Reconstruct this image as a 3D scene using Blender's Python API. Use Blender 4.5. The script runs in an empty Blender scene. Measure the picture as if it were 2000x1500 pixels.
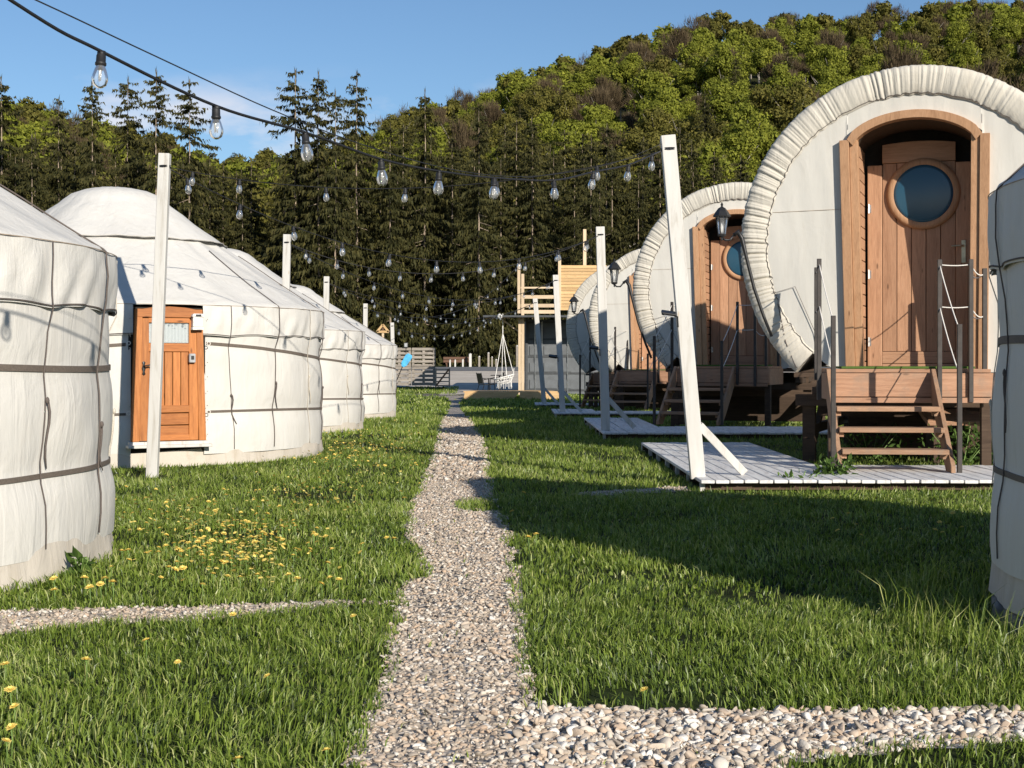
import bpy, math, random
import numpy as np
from mathutils import Vector, Matrix, Euler
R = math.radians
random.seed(7); rng = np.random.default_rng(11)
F = 2800.0; H = 1.08; HY = 708.0
scn = bpy.context.scene
col = scn.collection

# ------------------------------------------------------------------ camera, sky, sun, exposure
cam = bpy.data.cameras.new('camera'); camo = bpy.data.objects.new('camera', cam); col.objects.link(camo)
camo.location = (0, 0, H); camo.rotation_euler = (R(90), 0, 0)
cam.sensor_fit = 'HORIZONTAL'; cam.sensor_width = 36; cam.lens = 36 * F / 2000; cam.shift_y = -0.021
cam.clip_start = 0.05; cam.clip_end = 4000
scn.camera = camo
PHI, EL = 27.5, 21.0
sd = Vector((math.sin(R(PHI)) * math.cos(R(EL)), -math.cos(R(PHI)) * math.cos(R(EL)), math.sin(R(EL))))
w = bpy.data.worlds.new('World'); scn.world = w; w.use_nodes = True
nt = w.node_tree; nt.nodes.clear()
sky = nt.nodes.new('ShaderNodeTexSky'); sky.sky_type = 'NISHITA'; sky.sun_disc = False
sky.sun_elevation = R(EL); sky.sun_rotation = R(180 - PHI); sky.air_density = 1.0; sky.dust_density = 0.1; sky.ozone_density = 4.5
bg = nt.nodes.new('ShaderNodeBackground'); bg.inputs[1].default_value = 0.092
out = nt.nodes.new('ShaderNodeOutputWorld')
# a few soft clouds low over the ridge
tc = nt.nodes.new('ShaderNodeTexCoord')
mp = nt.nodes.new('ShaderNodeMapping'); mp.inputs['Scale'].default_value = (1, 1, 2.6)
nz = nt.nodes.new('ShaderNodeTexNoise'); nz.inputs['Scale'].default_value = 9; nz.inputs['Detail'].default_value = 7; nz.inputs['Roughness'].default_value = .55
cr = nt.nodes.new('ShaderNodeValToRGB'); cr.color_ramp.elements[0].position = .46; cr.color_ramp.elements[1].position = .68
sx = nt.nodes.new('ShaderNodeSeparateXYZ')
band = nt.nodes.new('ShaderNodeMapRange'); band.inputs[1].default_value = .205; band.inputs[2].default_value = .15; band.interpolation_type = 'SMOOTHSTEP'
mul = nt.nodes.new('ShaderNodeMath'); mul.operation = 'MULTIPLY'
mx = nt.nodes.new('ShaderNodeMixRGB'); mx.inputs[2].default_value = (8.4, 8.0, 8.2, 1)
L = nt.links.new
L(tc.outputs['Generated'], mp.inputs[0]); L(mp.outputs[0], nz.inputs[0]); L(nz.outputs[0], cr.inputs[0])
L(tc.outputs['Generated'], sx.inputs[0]); L(sx.outputs[2], band.inputs[0])
L(cr.outputs[0], mul.inputs[0]); L(band.outputs[0], mul.inputs[1]); L(mul.outputs[0], mx.inputs[0])
L(sky.outputs[0], mx.inputs[1]); L(mx.outputs[0], bg.inputs[0]); L(bg.outputs[0], out.inputs[0])
sun = bpy.data.lights.new('sun', 'SUN'); sun.energy = 5.0; sun.angle = R(.53); sun.color = (1.0, .92, .80)
suno = bpy.data.objects.new('sun', sun); col.objects.link(suno)
suno.rotation_euler = sd.to_track_quat('Z', 'Y').to_euler()
scn.view_settings.view_transform = 'Standard'; scn.view_settings.look = 'None'
scn.view_settings.exposure = 0.26; scn.view_settings.gamma = 1; scn.view_settings.use_curve_mapping = False
scn.render.engine = 'CYCLES'
scn.cycles.max_bounces = 6; scn.cycles.transparent_max_bounces = 12; scn.cycles.diffuse_bounces = 3

# ------------------------------------------------------------------ helpers
def gz(D):
    """ground height along the view axis"""
    return float(np.interp(D, [-50, 20, 32, 44, 55, 65, 80, 100, 130, 4000], [0, 0, -.137, -.285, -.17, .08, .42, .88, 1.4, 1.6]))
def PX(x, y, D): return Vector(((x - 1000) * D / F, D, H + (HY - y) * D / F))
def GP(x, y, z=0.0):
    D = F * (H - z) / (y - HY); return Vector(((x - 1000) * D / F, D, z))

def tag(o, label=None, cat=None, group=None, kind=None):
    if label: o['label'] = label
    if cat: o['category'] = cat
    if group: o['group'] = group
    if kind: o['kind'] = kind
    return o
def empty(name, loc=(0, 0, 0), rz=0, label=None, cat=None, group=None, parent=None):
    o = bpy.data.objects.new(name, None); col.objects.link(o); o.location = loc; o.rotation_euler = (0, 0, rz)
    o.empty_display_size = .2
    if parent: o.parent = parent
    return tag(o, label, cat, group)
def inst(name, mesh, parent=None, loc=(0, 0, 0), rot=(0, 0, 0), scale=(1, 1, 1)):
    o = bpy.data.objects.new(name, mesh); col.objects.link(o); o.parent = parent
    o.location = loc; o.rotation_euler = rot; o.scale = scale
    return o
def copy_tree(o, parent=None):
    c = o.copy(); col.objects.link(c); c.parent = parent
    for ch in list(o.children): copy_tree(ch, c)
    return c

class MB:
    def __init__(s): s.v = []; s.f = []
    def add(s, vs, fs):
        n = len(s.v); s.v += [tuple(v) for v in vs]; s.f += [tuple(i + n for i in f) for f in fs]; return s
    def box(s, c, d, rot=None):
        c = Vector(c); hx, hy, hz = d[0] / 2, d[1] / 2, d[2] / 2
        vs = [Vector((x, y, z)) for x in (-hx, hx) for y in (-hy, hy) for z in (-hz, hz)]
        if rot is not None:
            m = rot if isinstance(rot, Matrix) else Euler(rot).to_matrix()
            vs = [m @ v for v in vs]
        return s.add([v + c for v in vs], [(0, 1, 3, 2), (4, 6, 7, 5), (0, 4, 5, 1), (2, 3, 7, 6), (0, 2, 6, 4), (1, 5, 7, 3)])
    def bar(s, a, b, wd, dp, up=(0, 0, 1), taper=1):
        a, b = Vector(a), Vector(b); t = (b - a).normalized(); u = Vector(up)
        if abs(t.dot(u)) > .98: u = Vector((0, 1, 0))
        sdv = t.cross(u).normalized(); u = sdv.cross(t)
        vs = []
        for p, k in ((a, 1), (b, taper)):
            for i, j in ((-1, -1), (1, -1), (1, 1), (-1, 1)): vs.append(p + sdv * (i * wd * k / 2) + u * (j * dp * k / 2))
        return s.add(vs, [(0, 1, 2, 3)[::-1], (4, 5, 6, 7), (0, 1, 5, 4), (1, 2, 6, 5), (2, 3, 7, 6), (3, 0, 4, 7)])
    def tube(s, pts, r, n=6, caps=True):
        pts = [Vector(p) for p in pts]; m = len(pts)
        rs = r if hasattr(r, '__len__') else [r] * m
        t0 = (pts[1] - pts[0]).normalized(); u = t0.orthogonal().normalized(); vs = []
        for i, p in enumerate(pts):
            t = (pts[min(i + 1, m - 1)] - pts[max(i - 1, 0)]).normalized()
            u = (u - t * u.dot(t)).normalized(); v = t.cross(u)
            for k in range(n):
                a = 2 * math.pi * k / n; vs.append(p + (u * math.cos(a) + v * math.sin(a)) * rs[i])
        fs = [(i * n + k, i * n + (k + 1) % n, (i + 1) * n + (k + 1) % n, (i + 1) * n + k) for i in range(m - 1) for k in range(n)]
        if caps: fs += [tuple(range(n))[::-1], tuple(range((m - 1) * n, m * n))]
        return s.add(vs, fs)
    def lathe(s, prof, n=16, c=(0, 0, 0), axis=None):
        c = Vector(c); vs = []
        for r, z in prof:
            for k in range(n):
                a = 2 * math.pi * k / n; v = Vector((r * math.cos(a), r * math.sin(a), z))
                if axis is not None: v = axis @ v
                vs.append(v + c)
        m = len(prof)
        fs = [(i * n + k, i * n + (k + 1) % n, (i + 1) * n + (k + 1) % n, (i + 1) * n + k) for i in range(m - 1) for k in range(n)]
        if prof[0][0] > 1e-5: fs.append(tuple(range(n))[::-1])
        if prof[-1][0] > 1e-5: fs.append(tuple(range((m - 1) * n, m * n)))
        return s.add(vs, fs)
    def grid(s, fn, us, vs_, close=False):
        n = len(vs_); pts = [fn(u, v) for u in us for v in vs_]
        m = len(us); fs = []
        for i in range(m if close else m - 1):
            for j in range(n - 1):
                a = i * n + j; b = ((i + 1) % m) * n + j; fs.append((a, b, b + 1, a + 1))
        return s.add(pts, fs)
    def prism(s, outline, y0, y1, ax=None):
        """outline in x,z extruded along y"""
        n = len(outline)
        vs = [Vector((x, y, z)) for y in (y0, y1) for x, z in outline]
        fs = [tuple(range(n)), tuple(range(n, 2 * n))[::-1]] + [(i, i + n, (i + 1) % n + n, (i + 1) % n) for i in range(n)]
        return s.add(vs, fs)
    def mesh(s, name, mat, smooth=False, bevel=0):
        me = bpy.data.meshes.new(name); me.from_pydata(s.v, [], s.f); me.materials.append(mat)
        if smooth: me.polygons.foreach_set('use_smooth', [True] * len(me.polygons))
        me.update(); return me
    def build(s, name, mat, parent=None, smooth=False, loc=(0, 0, 0), bevel=0, label=None):
        o = inst(name, s.mesh(name, mat, smooth), parent, loc)
        if bevel:
            b = o.modifiers.new('bevel', 'BEVEL'); b.width = bevel; b.segments = 2; b.limit_method = 'ANGLE'
        if label: o['label'] = label
        return o

def np_mesh(name, verts, faces, mat, col_attr=None, smooth=False):
    """verts (n,3), faces (m,k) constant k"""
    me = bpy.data.meshes.new(name); n, (m, k) = len(verts), faces.shape
    me.vertices.add(n); me.vertices.foreach_set('co', verts.astype(np.float32).ravel())
    me.loops.add(m * k); me.loops.foreach_set('vertex_index', faces.astype(np.int32).ravel())
    me.polygons.add(m); me.polygons.foreach_set('loop_start', np.arange(m, dtype=np.int32) * k)
    if smooth: me.polygons.foreach_set('use_smooth', np.ones(m, dtype=bool))
    if col_attr is not None:
        at = me.attributes.new('tint', 'FLOAT', 'POINT'); at.data.foreach_set('value', col_attr.astype(np.float32))
    me.materials.append(mat); me.update(calc_edges=True); return me

_t = np.random.default_rng(5).random((256, 256))
def vnoise(x, y):
    x = np.asarray(x, float); y = np.asarray(y, float)
    xi = np.floor(x).astype(int); yi = np.floor(y).astype(int); fx = x - xi; fy = y - yi
    fx = fx * fx * (3 - 2 * fx); fy = fy * fy * (3 - 2 * fy)
    g = lambda a, b: _t[a % 256, b % 256]
    return (g(xi, yi) * (1 - fx) + g(xi + 1, yi) * fx) * (1 - fy) + (g(xi, yi + 1) * (1 - fx) + g(xi + 1, yi + 1) * fx) * fy
def fbm(x, y, o=3):
    s = 0; a = .5; t = 0
    for i in range(o): s = s + a * vnoise(x * 2 ** i + 17 * i, y * 2 ** i + 9 * i); t += a; a /= 2
    return s / t

# ------------------------------------------------------------------ materials
def nodes(name):
    m = bpy.data.materials.new(name); m.use_nodes = True; n = m.node_tree; b = n.nodes['Principled BSDF']; return m, n, b
def ramp(n, fac, stops):
    r = n.nodes.new('ShaderNodeValToRGB'); e = r.color_ramp.elements
    while len(e) < len(stops): e.new(.5)
    for i, (p, c) in enumerate(stops): e[i].position = p; e[i].color = (*c, 1)
    n.links.new(fac, r.inputs[0]); return r.outputs[0]
def coords(n, scale=(1, 1, 1), world=False, rnd=False):
    if world: src = n.nodes.new('ShaderNodeNewGeometry').outputs['Position']
    else: src = n.nodes.new('ShaderNodeTexCoord').outputs['Object']
    mpn = n.nodes.new('ShaderNodeMapping'); mpn.inputs['Scale'].default_value = scale; n.links.new(src, mpn.inputs[0])
    if rnd:
        oi = n.nodes.new('ShaderNodeObjectInfo'); m2 = n.nodes.new('ShaderNodeMath'); m2.operation = 'MULTIPLY'; m2.inputs[1].default_value = 37
        n.links.new(oi.outputs['Random'], m2.inputs[0]); n.links.new(m2.outputs[0], mpn.inputs['Location'])
    return mpn.outputs[0]
def noise(n, vec, scale, detail=4, rough=.55, dist=0):
    t = n.nodes.new('ShaderNodeTexNoise'); t.inputs['Scale'].default_value = scale; t.inputs['Detail'].default_value = detail
    t.inputs['Roughness'].default_value = rough; t.inputs['Distortion'].default_value = dist; n.links.new(vec, t.inputs[0]); return t.outputs[0]
def bump(n, b, h, strength=.3, dist=.01, prev=None):
    x = n.nodes.new('ShaderNodeBump'); x.inputs['Strength'].default_value = strength; x.inputs['Distance'].default_value = dist
    n.links.new(h, x.inputs['Height'])
    if prev is not None: n.links.new(prev, x.inputs['Normal'])
    n.links.new(x.outputs[0], b.inputs['Normal']); return x.outputs[0]
def mixc(n, f, a, bcol, mode='MIX'):
    x = n.nodes.new('ShaderNodeMixRGB'); x.blend_type = mode
    for s, v in ((0, f), (1, a), (2, bcol)):
        if isinstance(v, (int, float)): x.inputs[s].default_value = v
        elif isinstance(v, tuple): x.inputs[s].default_value = (*v, 1)
        else: n.links.new(v, x.inputs[s])
    return x.outputs[0]
def mp_range(n, v, a, b, c=0, d=1):
    x = n.nodes.new('ShaderNodeMapRange'); n.links.new(v, x.inputs[0])
    for i, q in enumerate((a, b, c, d)): x.inputs[i + 1].default_value = q
    return x.outputs[0]

def simple(name, c, rough=.6, metal=0, bscale=0, bstr=.2, var=.25, spec=.5):
    m, n, b = nodes(name); v = coords(n, rnd=True)
    f = noise(n, v, 14 if not bscale else bscale, 5)
    dk = tuple(x * (1 - var) for x in c); lt = tuple(min(1, x * (1 + var)) for x in c)
    n.links.new(ramp(n, f, [(.3, dk), (.7, lt)]), b.inputs['Base Color'])
    b.inputs['Roughness'].default_value = rough; b.inputs['Metallic'].default_value = metal; b.inputs['Specular IOR Level'].default_value = spec
    if bscale: bump(n, b, f, bstr, .004)
    return m
def wood(name, dark, mid, light, grain='z', rough=.6, k=1.0, weather=None):
    m, n, b = nodes(name)
    sc = {'x': (.7, 9, 9), 'y': (9, .7, 9), 'z': (9, 9, .7)}[grain]
    v = coords(n, tuple(s * k for s in sc), rnd=True)
    f = noise(n, v, 2.2, 6, .62, 1.2)
    v2 = coords(n, tuple(s * k * 5 for s in sc), rnd=True); f2 = noise(n, v2, 3, 3, .6)
    c = ramp(n, f, [(.25, dark), (.5, mid), (.75, light)])
    c = mixc(n, .35, c, ramp(n, f2, [(.3, tuple(x * .55 for x in mid)), (.7, light)]))
    vk = coords(n, {'x': (1.2, 4, 4), 'y': (4, 1.2, 4), 'z': (4, 4, 1.2)}[grain], rnd=True)
    vor = n.nodes.new('ShaderNodeTexVoronoi'); vor.inputs['Scale'].default_value = 2.3; n.links.new(vk, vor.inputs[0])
    kn = mp_range(n, vor.outputs['Distance'], .05, .12, .75, 0)
    c = mixc(n, kn, c, tuple(x * .35 for x in dark))
    oi = n.nodes.new('ShaderNodeObjectInfo'); rv = mp_range(n, oi.outputs['Random'], 0, 1, .82, 1.15)
    hs = n.nodes.new('ShaderNodeHueSaturation'); n.links.new(rv, hs.inputs['Value']); n.links.new(c, hs.inputs['Color'])
    c = hs.outputs[0]
    if weather:
        wv = coords(n, (1, 1, 1), world=True); wf = mp_range(n, noise(n, wv, 5, 6, .7), .5, .72)
        c = mixc(n, wf, c, weather)
    n.links.new(c, b.inputs['Base Color']); b.inputs['Roughness'].default_value = rough; b.inputs['Specular IOR Level'].default_value = .3
    bump(n, b, f2, .25, .003); return m
def canvas(name, c=(.78, .755, .70), stain=(.50, .43, .33), amt=.5, wr_=.42):
    m, n, b = nodes(name)
    v = coords(n, (1, 1, 1), rnd=True)
    big = noise(n, v, 1.3, 5, .6)
    cl = ramp(n, big, [(.3, tuple(x * .93 for x in c)), (.7, c)])
    vs = coords(n, (9, 9, .7), rnd=True); st = mp_range(n, noise(n, vs, 1.1, 5, .65), .52, .80, 0, .45 * amt)
    cl = mixc(n, st, cl, stain)
    sp = mp_range(n, noise(n, v, 34, 3, .7), .70, .78, 0, .5 * amt)
    cl = mixc(n, sp, cl, stain)
    bl = mp_range(n, noise(n, v, 3.1, 6, .7), .58, .75, 0, .28 * amt); cl = mixc(n, bl, cl, stain)
    n.links.new(cl, b.inputs['Base Color']); b.inputs['Roughness'].default_value = .85; b.inputs['Specular IOR Level'].default_value = .2
    wr = noise(n, coords(n, (1.6, 1.6, 1), rnd=True), 2.6, 5, .5, .9)
    nb = bump(n, b, wr, wr_, .035)
    fo = noise(n, coords(n, (7, 7, .9), rnd=True), 1.6, 4, .55, 1.4); nb = bump(n, b, fo, wr_ * .7, .02, nb)
    wv = n.nodes.new('ShaderNodeTexNoise'); wv.inputs['Scale'].default_value = 220; n.links.new(v, wv.inputs[0])
    bump(n, b, wv.outputs[0], .12, .002, nb)
    return m

M = {}
M['canvas'] = canvas('canvas_wall', (.64, .622, .58))
M['canvas_roof'] = canvas('canvas_roof', (.62, .605, .57), (.42, .39, .33), .6)
M['canvas_skirt'] = canvas('canvas_skirt', (.56, .51, .44), (.30, .24, .16), 1.3)
M['canvas_wagon'] = canvas('canvas_wagon', (.635, .615, .565), (.42, .38, .31), .55, .14)
M['canvas_band'] = canvas('canvas_band', (.58, .545, .475), (.36, .31, .24), .7)
M['strap'] = simple('strap_webbing', (.13, .105, .085), .8, bscale=120, bstr=.4)
M['rope_dark'] = simple('rope_dark', (.11, .09, .08), .9, bscale=200, bstr=.5)
M['rope_pale'] = simple('rope_pale', (.55, .50, .42), .9, bscale=200, bstr=.5)
M['rope_white'] = simple('rope_white', (.74, .70, .64), .85, bscale=200, bstr=.5)
M['stitch'] = simple('stitch_thread', (.34, .27, .20), .9)
M['door_orange'] = wood('door_varnished', (.20, .060, .014), (.42, .150, .040), (.56, .225, .068), 'z', .45)
M['door_orange_h'] = wood('door_varnished_rail', (.20, .060, .014), (.40, .140, .037), (.53, .205, .06), 'x', .45)
M['wag_wood'] = wood('wagon_door_wood', (.28, .145, .080), (.46, .255, .150), (.55, .325, .20), 'z', .6)
M['wag_wood_h'] = wood('wagon_wood_rail', (.28, .145, .080), (.46, .26, .155), (.54, .325, .20), 'x', .6)
M['wag_frame'] = wood('wagon_frame_wood', (.31, .16, .080), (.49, .275, .150), (.58, .345, .20), 'z', .6)
M['deck_wood'] = wood('deck_wood', (.26, .13, .075), (.43, .235, .14), (.52, .31, .20), 'x', .7, weather=(.30, .20, .14))
M['stair_wood'] = wood('stair_wood', (.20, .105, .06), (.37, .215, .13), (.47, .30, .19), 'x', .75, weather=(.25, .18, .13))
M['stair_wood_z'] = wood('stringer_wood', (.20, .105, .06), (.37, .215, .13), (.47, .30, .19), 'z', .75, weather=(.25, .18, .13))
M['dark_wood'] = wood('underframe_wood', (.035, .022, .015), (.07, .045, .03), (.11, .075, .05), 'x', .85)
M['pale_wood'] = wood('pale_lumber', (.50, .36, .22), (.66, .50, .33), (.74, .60, .42), 'z', .7)
M['pale_wood_x'] = wood('pale_lumber_rail', (.50, .36, .22), (.66, .50, .33), (.74, .60, .42), 'x', .7)
M['screen_wood'] = wood('screen_slats', (.46, .27, .12), (.62, .40, .19), (.70, .49, .26), 'x', .7)
M['grey_wood'] = wood('pallet_wood', (.17, .145, .12), (.30, .265, .225), (.42, .38, .33), 'x', .85)
M['brown_board'] = wood('brown_board', (.09, .045, .03), (.15, .08, .05), (.2, .11, .07), 'x', .7)
M['bark'] = simple('spruce_bark', (.30, .235, .175), .95, bscale=6, bstr=.6, var=.45)
M['bark_grey'] = simple('beech_bark', (.30, .27, .23), .95, bscale=4, bstr=.6, var=.4)
def whitewood():
    m, n, b = nodes('white_painted_wood'); v = coords(n, (6, 6, .6), rnd=True)
    f = noise(n, v, 3, 6, .65, .5); c = ramp(n, f, [(.28, (.38, .35, .30)), (.46, (.54, .525, .49)), (.8, (.61, .60, .57))])
    vk = coords(n, (5, 5, 1.2), rnd=True); vo = n.nodes.new('ShaderNodeTexVoronoi'); vo.inputs['Scale'].default_value = 1.7; n.links.new(vk, vo.inputs[0])
    c = mixc(n, mp_range(n, vo.outputs['Distance'], .03, .075, .6, 0), c, (.42, .30, .18))
    n.links.new(c, b.inputs['Base Color']); b.inputs['Roughness'].default_value = .6
    bump(n, b, f, .25, .004); return m
M['white_wood'] = whitewood()
def whiteboard():
    m, n, b = nodes('white_deck_paint'); v = coords(n, (9, 1.1, 9), rnd=True)
    f = noise(n, v, 2.4, 7, .7, .6); c = ramp(n, f, [(.28, (.16, .13, .11)), (.36, (.52, .50, .48)), (.55, (.74, .73, .71))])
    n.links.new(c, b.inputs['Base Color']); b.inputs['Roughness'].default_value = .65; bump(n, b, f, .3, .004); return m
M['white_board'] = whiteboard()
M['black'] = simple('black_metal', (.018, .018, .019), .42, .2)
M['black_rubber'] = simple('black_cable', (.014, .014, .015), .55)
M['dark_post'] = simple('dark_steel_post', (.055, .048, .044), .55, .5)
M['steel'] = simple('galvanised_steel', (.55, .54, .52), .35, .9)
M['brass'] = simple('handle_brass', (.42, .36, .25), .35, .9)
M['white_plastic'] = simple('white_plastic', (.74, .73, .70), .4)
M['grey_plastic'] = simple('grey_plastic', (.36, .37, .38), .4)
M['mat_green'] = simple('green_mat', (.07, .13, .02), .95, bscale=400, bstr=1, var=.5)
M['container'] = simple('container_paint', (.11, .12, .13), .55, .1, bscale=3, bstr=.1, var=.2)
M['container_dark'] = simple('container_bar', (.05, .055, .06), .5)
M['blue'] = simple('blue_plastic', (.08, .42, .72), .4)
M['white_cord'] = simple('white_macrame', (.80, .78, .74), .8)
M['dark_void'] = simple('dark_interior', (.02, .016, .012), .9)
M['asphalt'] = simple('asphalt', (.16, .165, .175), .9, bscale=40, bstr=.3)
M['yellow'] = simple('dandelion_petals', (.82, .64, .16), .7, var=.15)
M['stem'] = simple('dandelion_stem', (.16, .26, .06), .6)
M['stone'] = simple('foundation_stone', (.24, .22, .20), .9, bscale=12, bstr=.8)
M['red_tape'] = simple('red_tape', (.45, .03, .02), .6)
def glassm(name, tint=(1, 1, 1), gl=.35, highlight_mix=.10):
    m = bpy.data.materials.new(name); m.use_nodes = True; n = m.node_tree; n.nodes.clear()
    o = n.nodes.new('ShaderNodeOutputMaterial'); t = n.nodes.new('ShaderNodeBsdfTransparent'); t.inputs[0].default_value = (*tint, 1)
    g = n.nodes.new('ShaderNodeBsdfGlossy'); g.inputs['Roughness'].default_value = .04
    lw = n.nodes.new('ShaderNodeLayerWeight'); lw.inputs[0].default_value = gl; mxn = n.nodes.new('ShaderNodeMixShader')
    n.links.new(lw.outputs['Fresnel'], mxn.inputs[0]); n.links.new(t.outputs[0], mxn.inputs[1]); n.links.new(g.outputs[0], mxn.inputs[2])
    df = n.nodes.new('ShaderNodeBsdfDiffuse'); df.inputs[0].default_value = (.85, .88, .9, 1); m2 = n.nodes.new('ShaderNodeMixShader'); m2.inputs[0].default_value = highlight_mix  # white diffuse share paints the bright highlights into the glass
    n.links.new(mxn.outputs[0], m2.inputs[1]); n.links.new(df.outputs[0], m2.inputs[2]); n.links.new(m2.outputs[0], o.inputs[0])
    return m
M['bulb_glass'] = glassm('bulb_glass', (.985, .985, .985), .30)
m, n, b = nodes('sky_paint_window'); b.inputs['Base Color'].default_value = (.020, .075, .125, 1); b.inputs['Roughness'].default_value = .22; b.inputs['Specular IOR Level'].default_value = .6; b.inputs['IOR'].default_value = 1.5  # blue base colour stands in for sky reflected in the pane
M['sky_paint_glass'] = m
m, n, b = nodes('filament_core'); b.inputs['Base Color'].default_value = (.75, .73, .68, 1); b.inputs['Roughness'].default_value = .3; b.inputs['Metallic'].default_value = .6
M['filament'] = m
def curtain():
    m, n, b = nodes('lace_curtain'); v = coords(n); 
    sxz = n.nodes.new('ShaderNodeSeparateXYZ'); n.links.new(v, sxz.inputs[0])
    vo = n.nodes.new('ShaderNodeTexVoronoi'); vo.inputs['Scale'].default_value = 26; n.links.new(v, vo.inputs[0])
    zz = mp_range(n, sxz.outputs[2], 1.425, 1.435); z2 = mp_range(n, sxz.outputs[2], 1.487, 1.480)
    mm = n.nodes.new('ShaderNodeMath'); mm.operation = 'MULTIPLY'; n.links.new(zz, mm.inputs[0]); n.links.new(z2, mm.inputs[1])
    m3 = n.nodes.new('ShaderNodeMath'); m3.operation = 'MULTIPLY'; n.links.new(mm.outputs[0], m3.inputs[0]); n.links.new(mp_range(n, vo.outputs['Distance'], .30, .42, 1, 0), m3.inputs[1])
    c = mixc(n, m3.outputs[0], (.40, .45, .46), (.05, .09, .11)); n.links.new(c, b.inputs['Base Color']); b.inputs['Roughness'].default_value = .5; return m
M['curtain'] = curtain()
def leafmat(name, stops, trans=.3, scale=.5, tint=True, world=True):
    near = name == 'grass_blades'
    m = bpy.data.materials.new(name); m.use_nodes = True; n = m.node_tree; n.nodes.clear()
    o = n.nodes.new('ShaderNodeOutputMaterial')
    v = coords(n, world=world); f = noise(n, v, scale, 4, .6)
    if tint:
        a = n.nodes.new('ShaderNodeAttribute'); a.attribute_name = 'tint'
        mm = n.nodes.new('ShaderNodeMath'); mm.operation = 'MULTIPLY_ADD'; n.links.new(a.outputs['Fac'], mm.inputs[0]); mm.inputs[1].default_value = .75
        m4 = n.nodes.new('ShaderNodeMath'); m4.operation = 'MULTIPLY'; m4.inputs[1].default_value = .3; n.links.new(f, m4.inputs[0]); n.links.new(m4.outputs[0], mm.inputs[2]); f = mm.outputs[0]
    c = ramp(n, f, stops)
    d = n.nodes.new('ShaderNodeBsdfPrincipled'); d.inputs['Roughness'].default_value = .42 if near else .7; d.inputs['Specular IOR Level'].default_value = .5 if near else .12; n.links.new(c, d.inputs['Base Color'])
    t = n.nodes.new('ShaderNodeBsdfTranslucent'); n.links.new(mixc(n, 1.0, c, (1.0, 1.15, .45), 'MULTIPLY'), t.inputs[0])
    mxn = n.nodes.new('ShaderNodeMixShader'); mxn.inputs[0].default_value = trans
    n.links.new(d.outputs[0], mxn.inputs[1]); n.links.new(t.outputs[0], mxn.inputs[2]); n.links.new(mxn.outputs[0], o.inputs[0]); return m
M['grass'] = leafmat('grass_blades', [(.08, (.030, .046, .010)), (.34, (.110, .170, .024)), (.68, (.245, .325, .052)), (.95, (.50, .50, .21))], .28, .7)
M['weed'] = leafmat('weed_leaves', [(.2, (.03, .06, .015)), (.8, (.09, .15, .03))], .2, 3)
M['spruce'] = leafmat('spruce_needles', [(.1, (.013, .015, .007)), (.5, (.036, .037, .012)), (.9, (.090, .078, .024))], .05, .12)
M['leaf_green'] = leafmat('beech_leaves', [(.1, (.070, .078, .012)), (.5, (.175, .195, .026)), (.9, (.31, .31, .045))], .2, .05)
M['leaf_olive'] = leafmat('olive_leaves', [(.1, (.048, .049, .013)), (.5, (.115, .108, .024)), (.9, (.21, .18, .040))], .15, .05)
M['leaf_brown'] = leafmat('bare_twigs', [(.1, (.045, .032, .020)), (.5, (.085, .062, .036)), (.9, (.13, .10, .052))], .0, .05)
def ground_mat(name, a, bb, c, sc, bs=.3):
    m, n, b = nodes(name); v = coords(n, world=True); f = noise(n, v, sc, 7, .65)
    n.links.new(ramp(n, f, [(.3, a), (.5, bb), (.72, c)]), b.inputs['Base Color']); b.inputs['Roughness'].default_value = .95
    b.inputs['Specular IOR Level'].default_value = .1
    bump(n, b, noise(n, v, sc * 12, 4, .6), bs, .03); return m
M['soil'] = ground_mat('lawn_soil', (.016, .018, .008), (.024, .034, .009), (.040, .058, .014), 2.5)
M['forest_floor'] = ground_mat('forest_floor', (.02, .02, .010), (.03, .034, .012), (.05, .05, .02), .15)
def gravelmat():
    m, n, b = nodes('gravel_stones'); v = coords(n, world=True)
    vo = n.nodes.new('ShaderNodeTexVoronoi'); vo.inputs['Scale'].default_value = 26; n.links.new(v, vo.inputs[0])
    sp = n.nodes.new('ShaderNodeSeparateColor'); n.links.new(vo.outputs['Color'], sp.inputs[0])
    c = ramp(n, sp.outputs[0], [(.05, (.30, .26, .22)), (.35, (.43, .38, .32)), (.65, (.50, .44, .37)), (.95, (.58, .53, .47))])
    c = mixc(n, mp_range(n, vo.outputs['Distance'], .40, .70), c, (.26, .22, .18))
    n.links.new(c, b.inputs['Base Color']); b.inputs['Roughness'].default_value = .85
    iv = n.nodes.new('ShaderNodeMath'); iv.operation = 'SUBTRACT'; iv.inputs[0].default_value = 1; n.links.new(vo.outputs['Distance'], iv.inputs[1])
    bump(n, b, iv.outputs[0], 1, .02); return m
M['gravel_bed'] = gravelmat()
def stonemat():
    m, n, b = nodes('gravel_pebble'); a = n.nodes.new('ShaderNodeAttribute'); a.attribute_name = 'tint'
    c = ramp(n, a.outputs['Fac'], [(0, (.15, .135, .12)), (.15, (.32, .27, .215)), (.42, (.43, .365, .295)), (.60, (.49, .365, .26)), (.78, (.58, .52, .44)), (1, (.70, .66, .60))])
    v = coords(n, world=True); f = noise(n, v, 60, 5, .6); c = mixc(n, mp_range(n, f, .5, .8, 0, .5), c, (.30, .25, .20))
    n.links.new(c, b.inputs['Base Color']); b.inputs['Roughness'].default_value = .8; bump(n, b, noise(n, v, 150, 4), .35, .003); return m
M['pebble'] = stonemat()
M['yard'] = ground_mat('yard_gravel', (.46, .40, .33), (.58, .52, .44), (.66, .60, .52), 1.2, .4)

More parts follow.
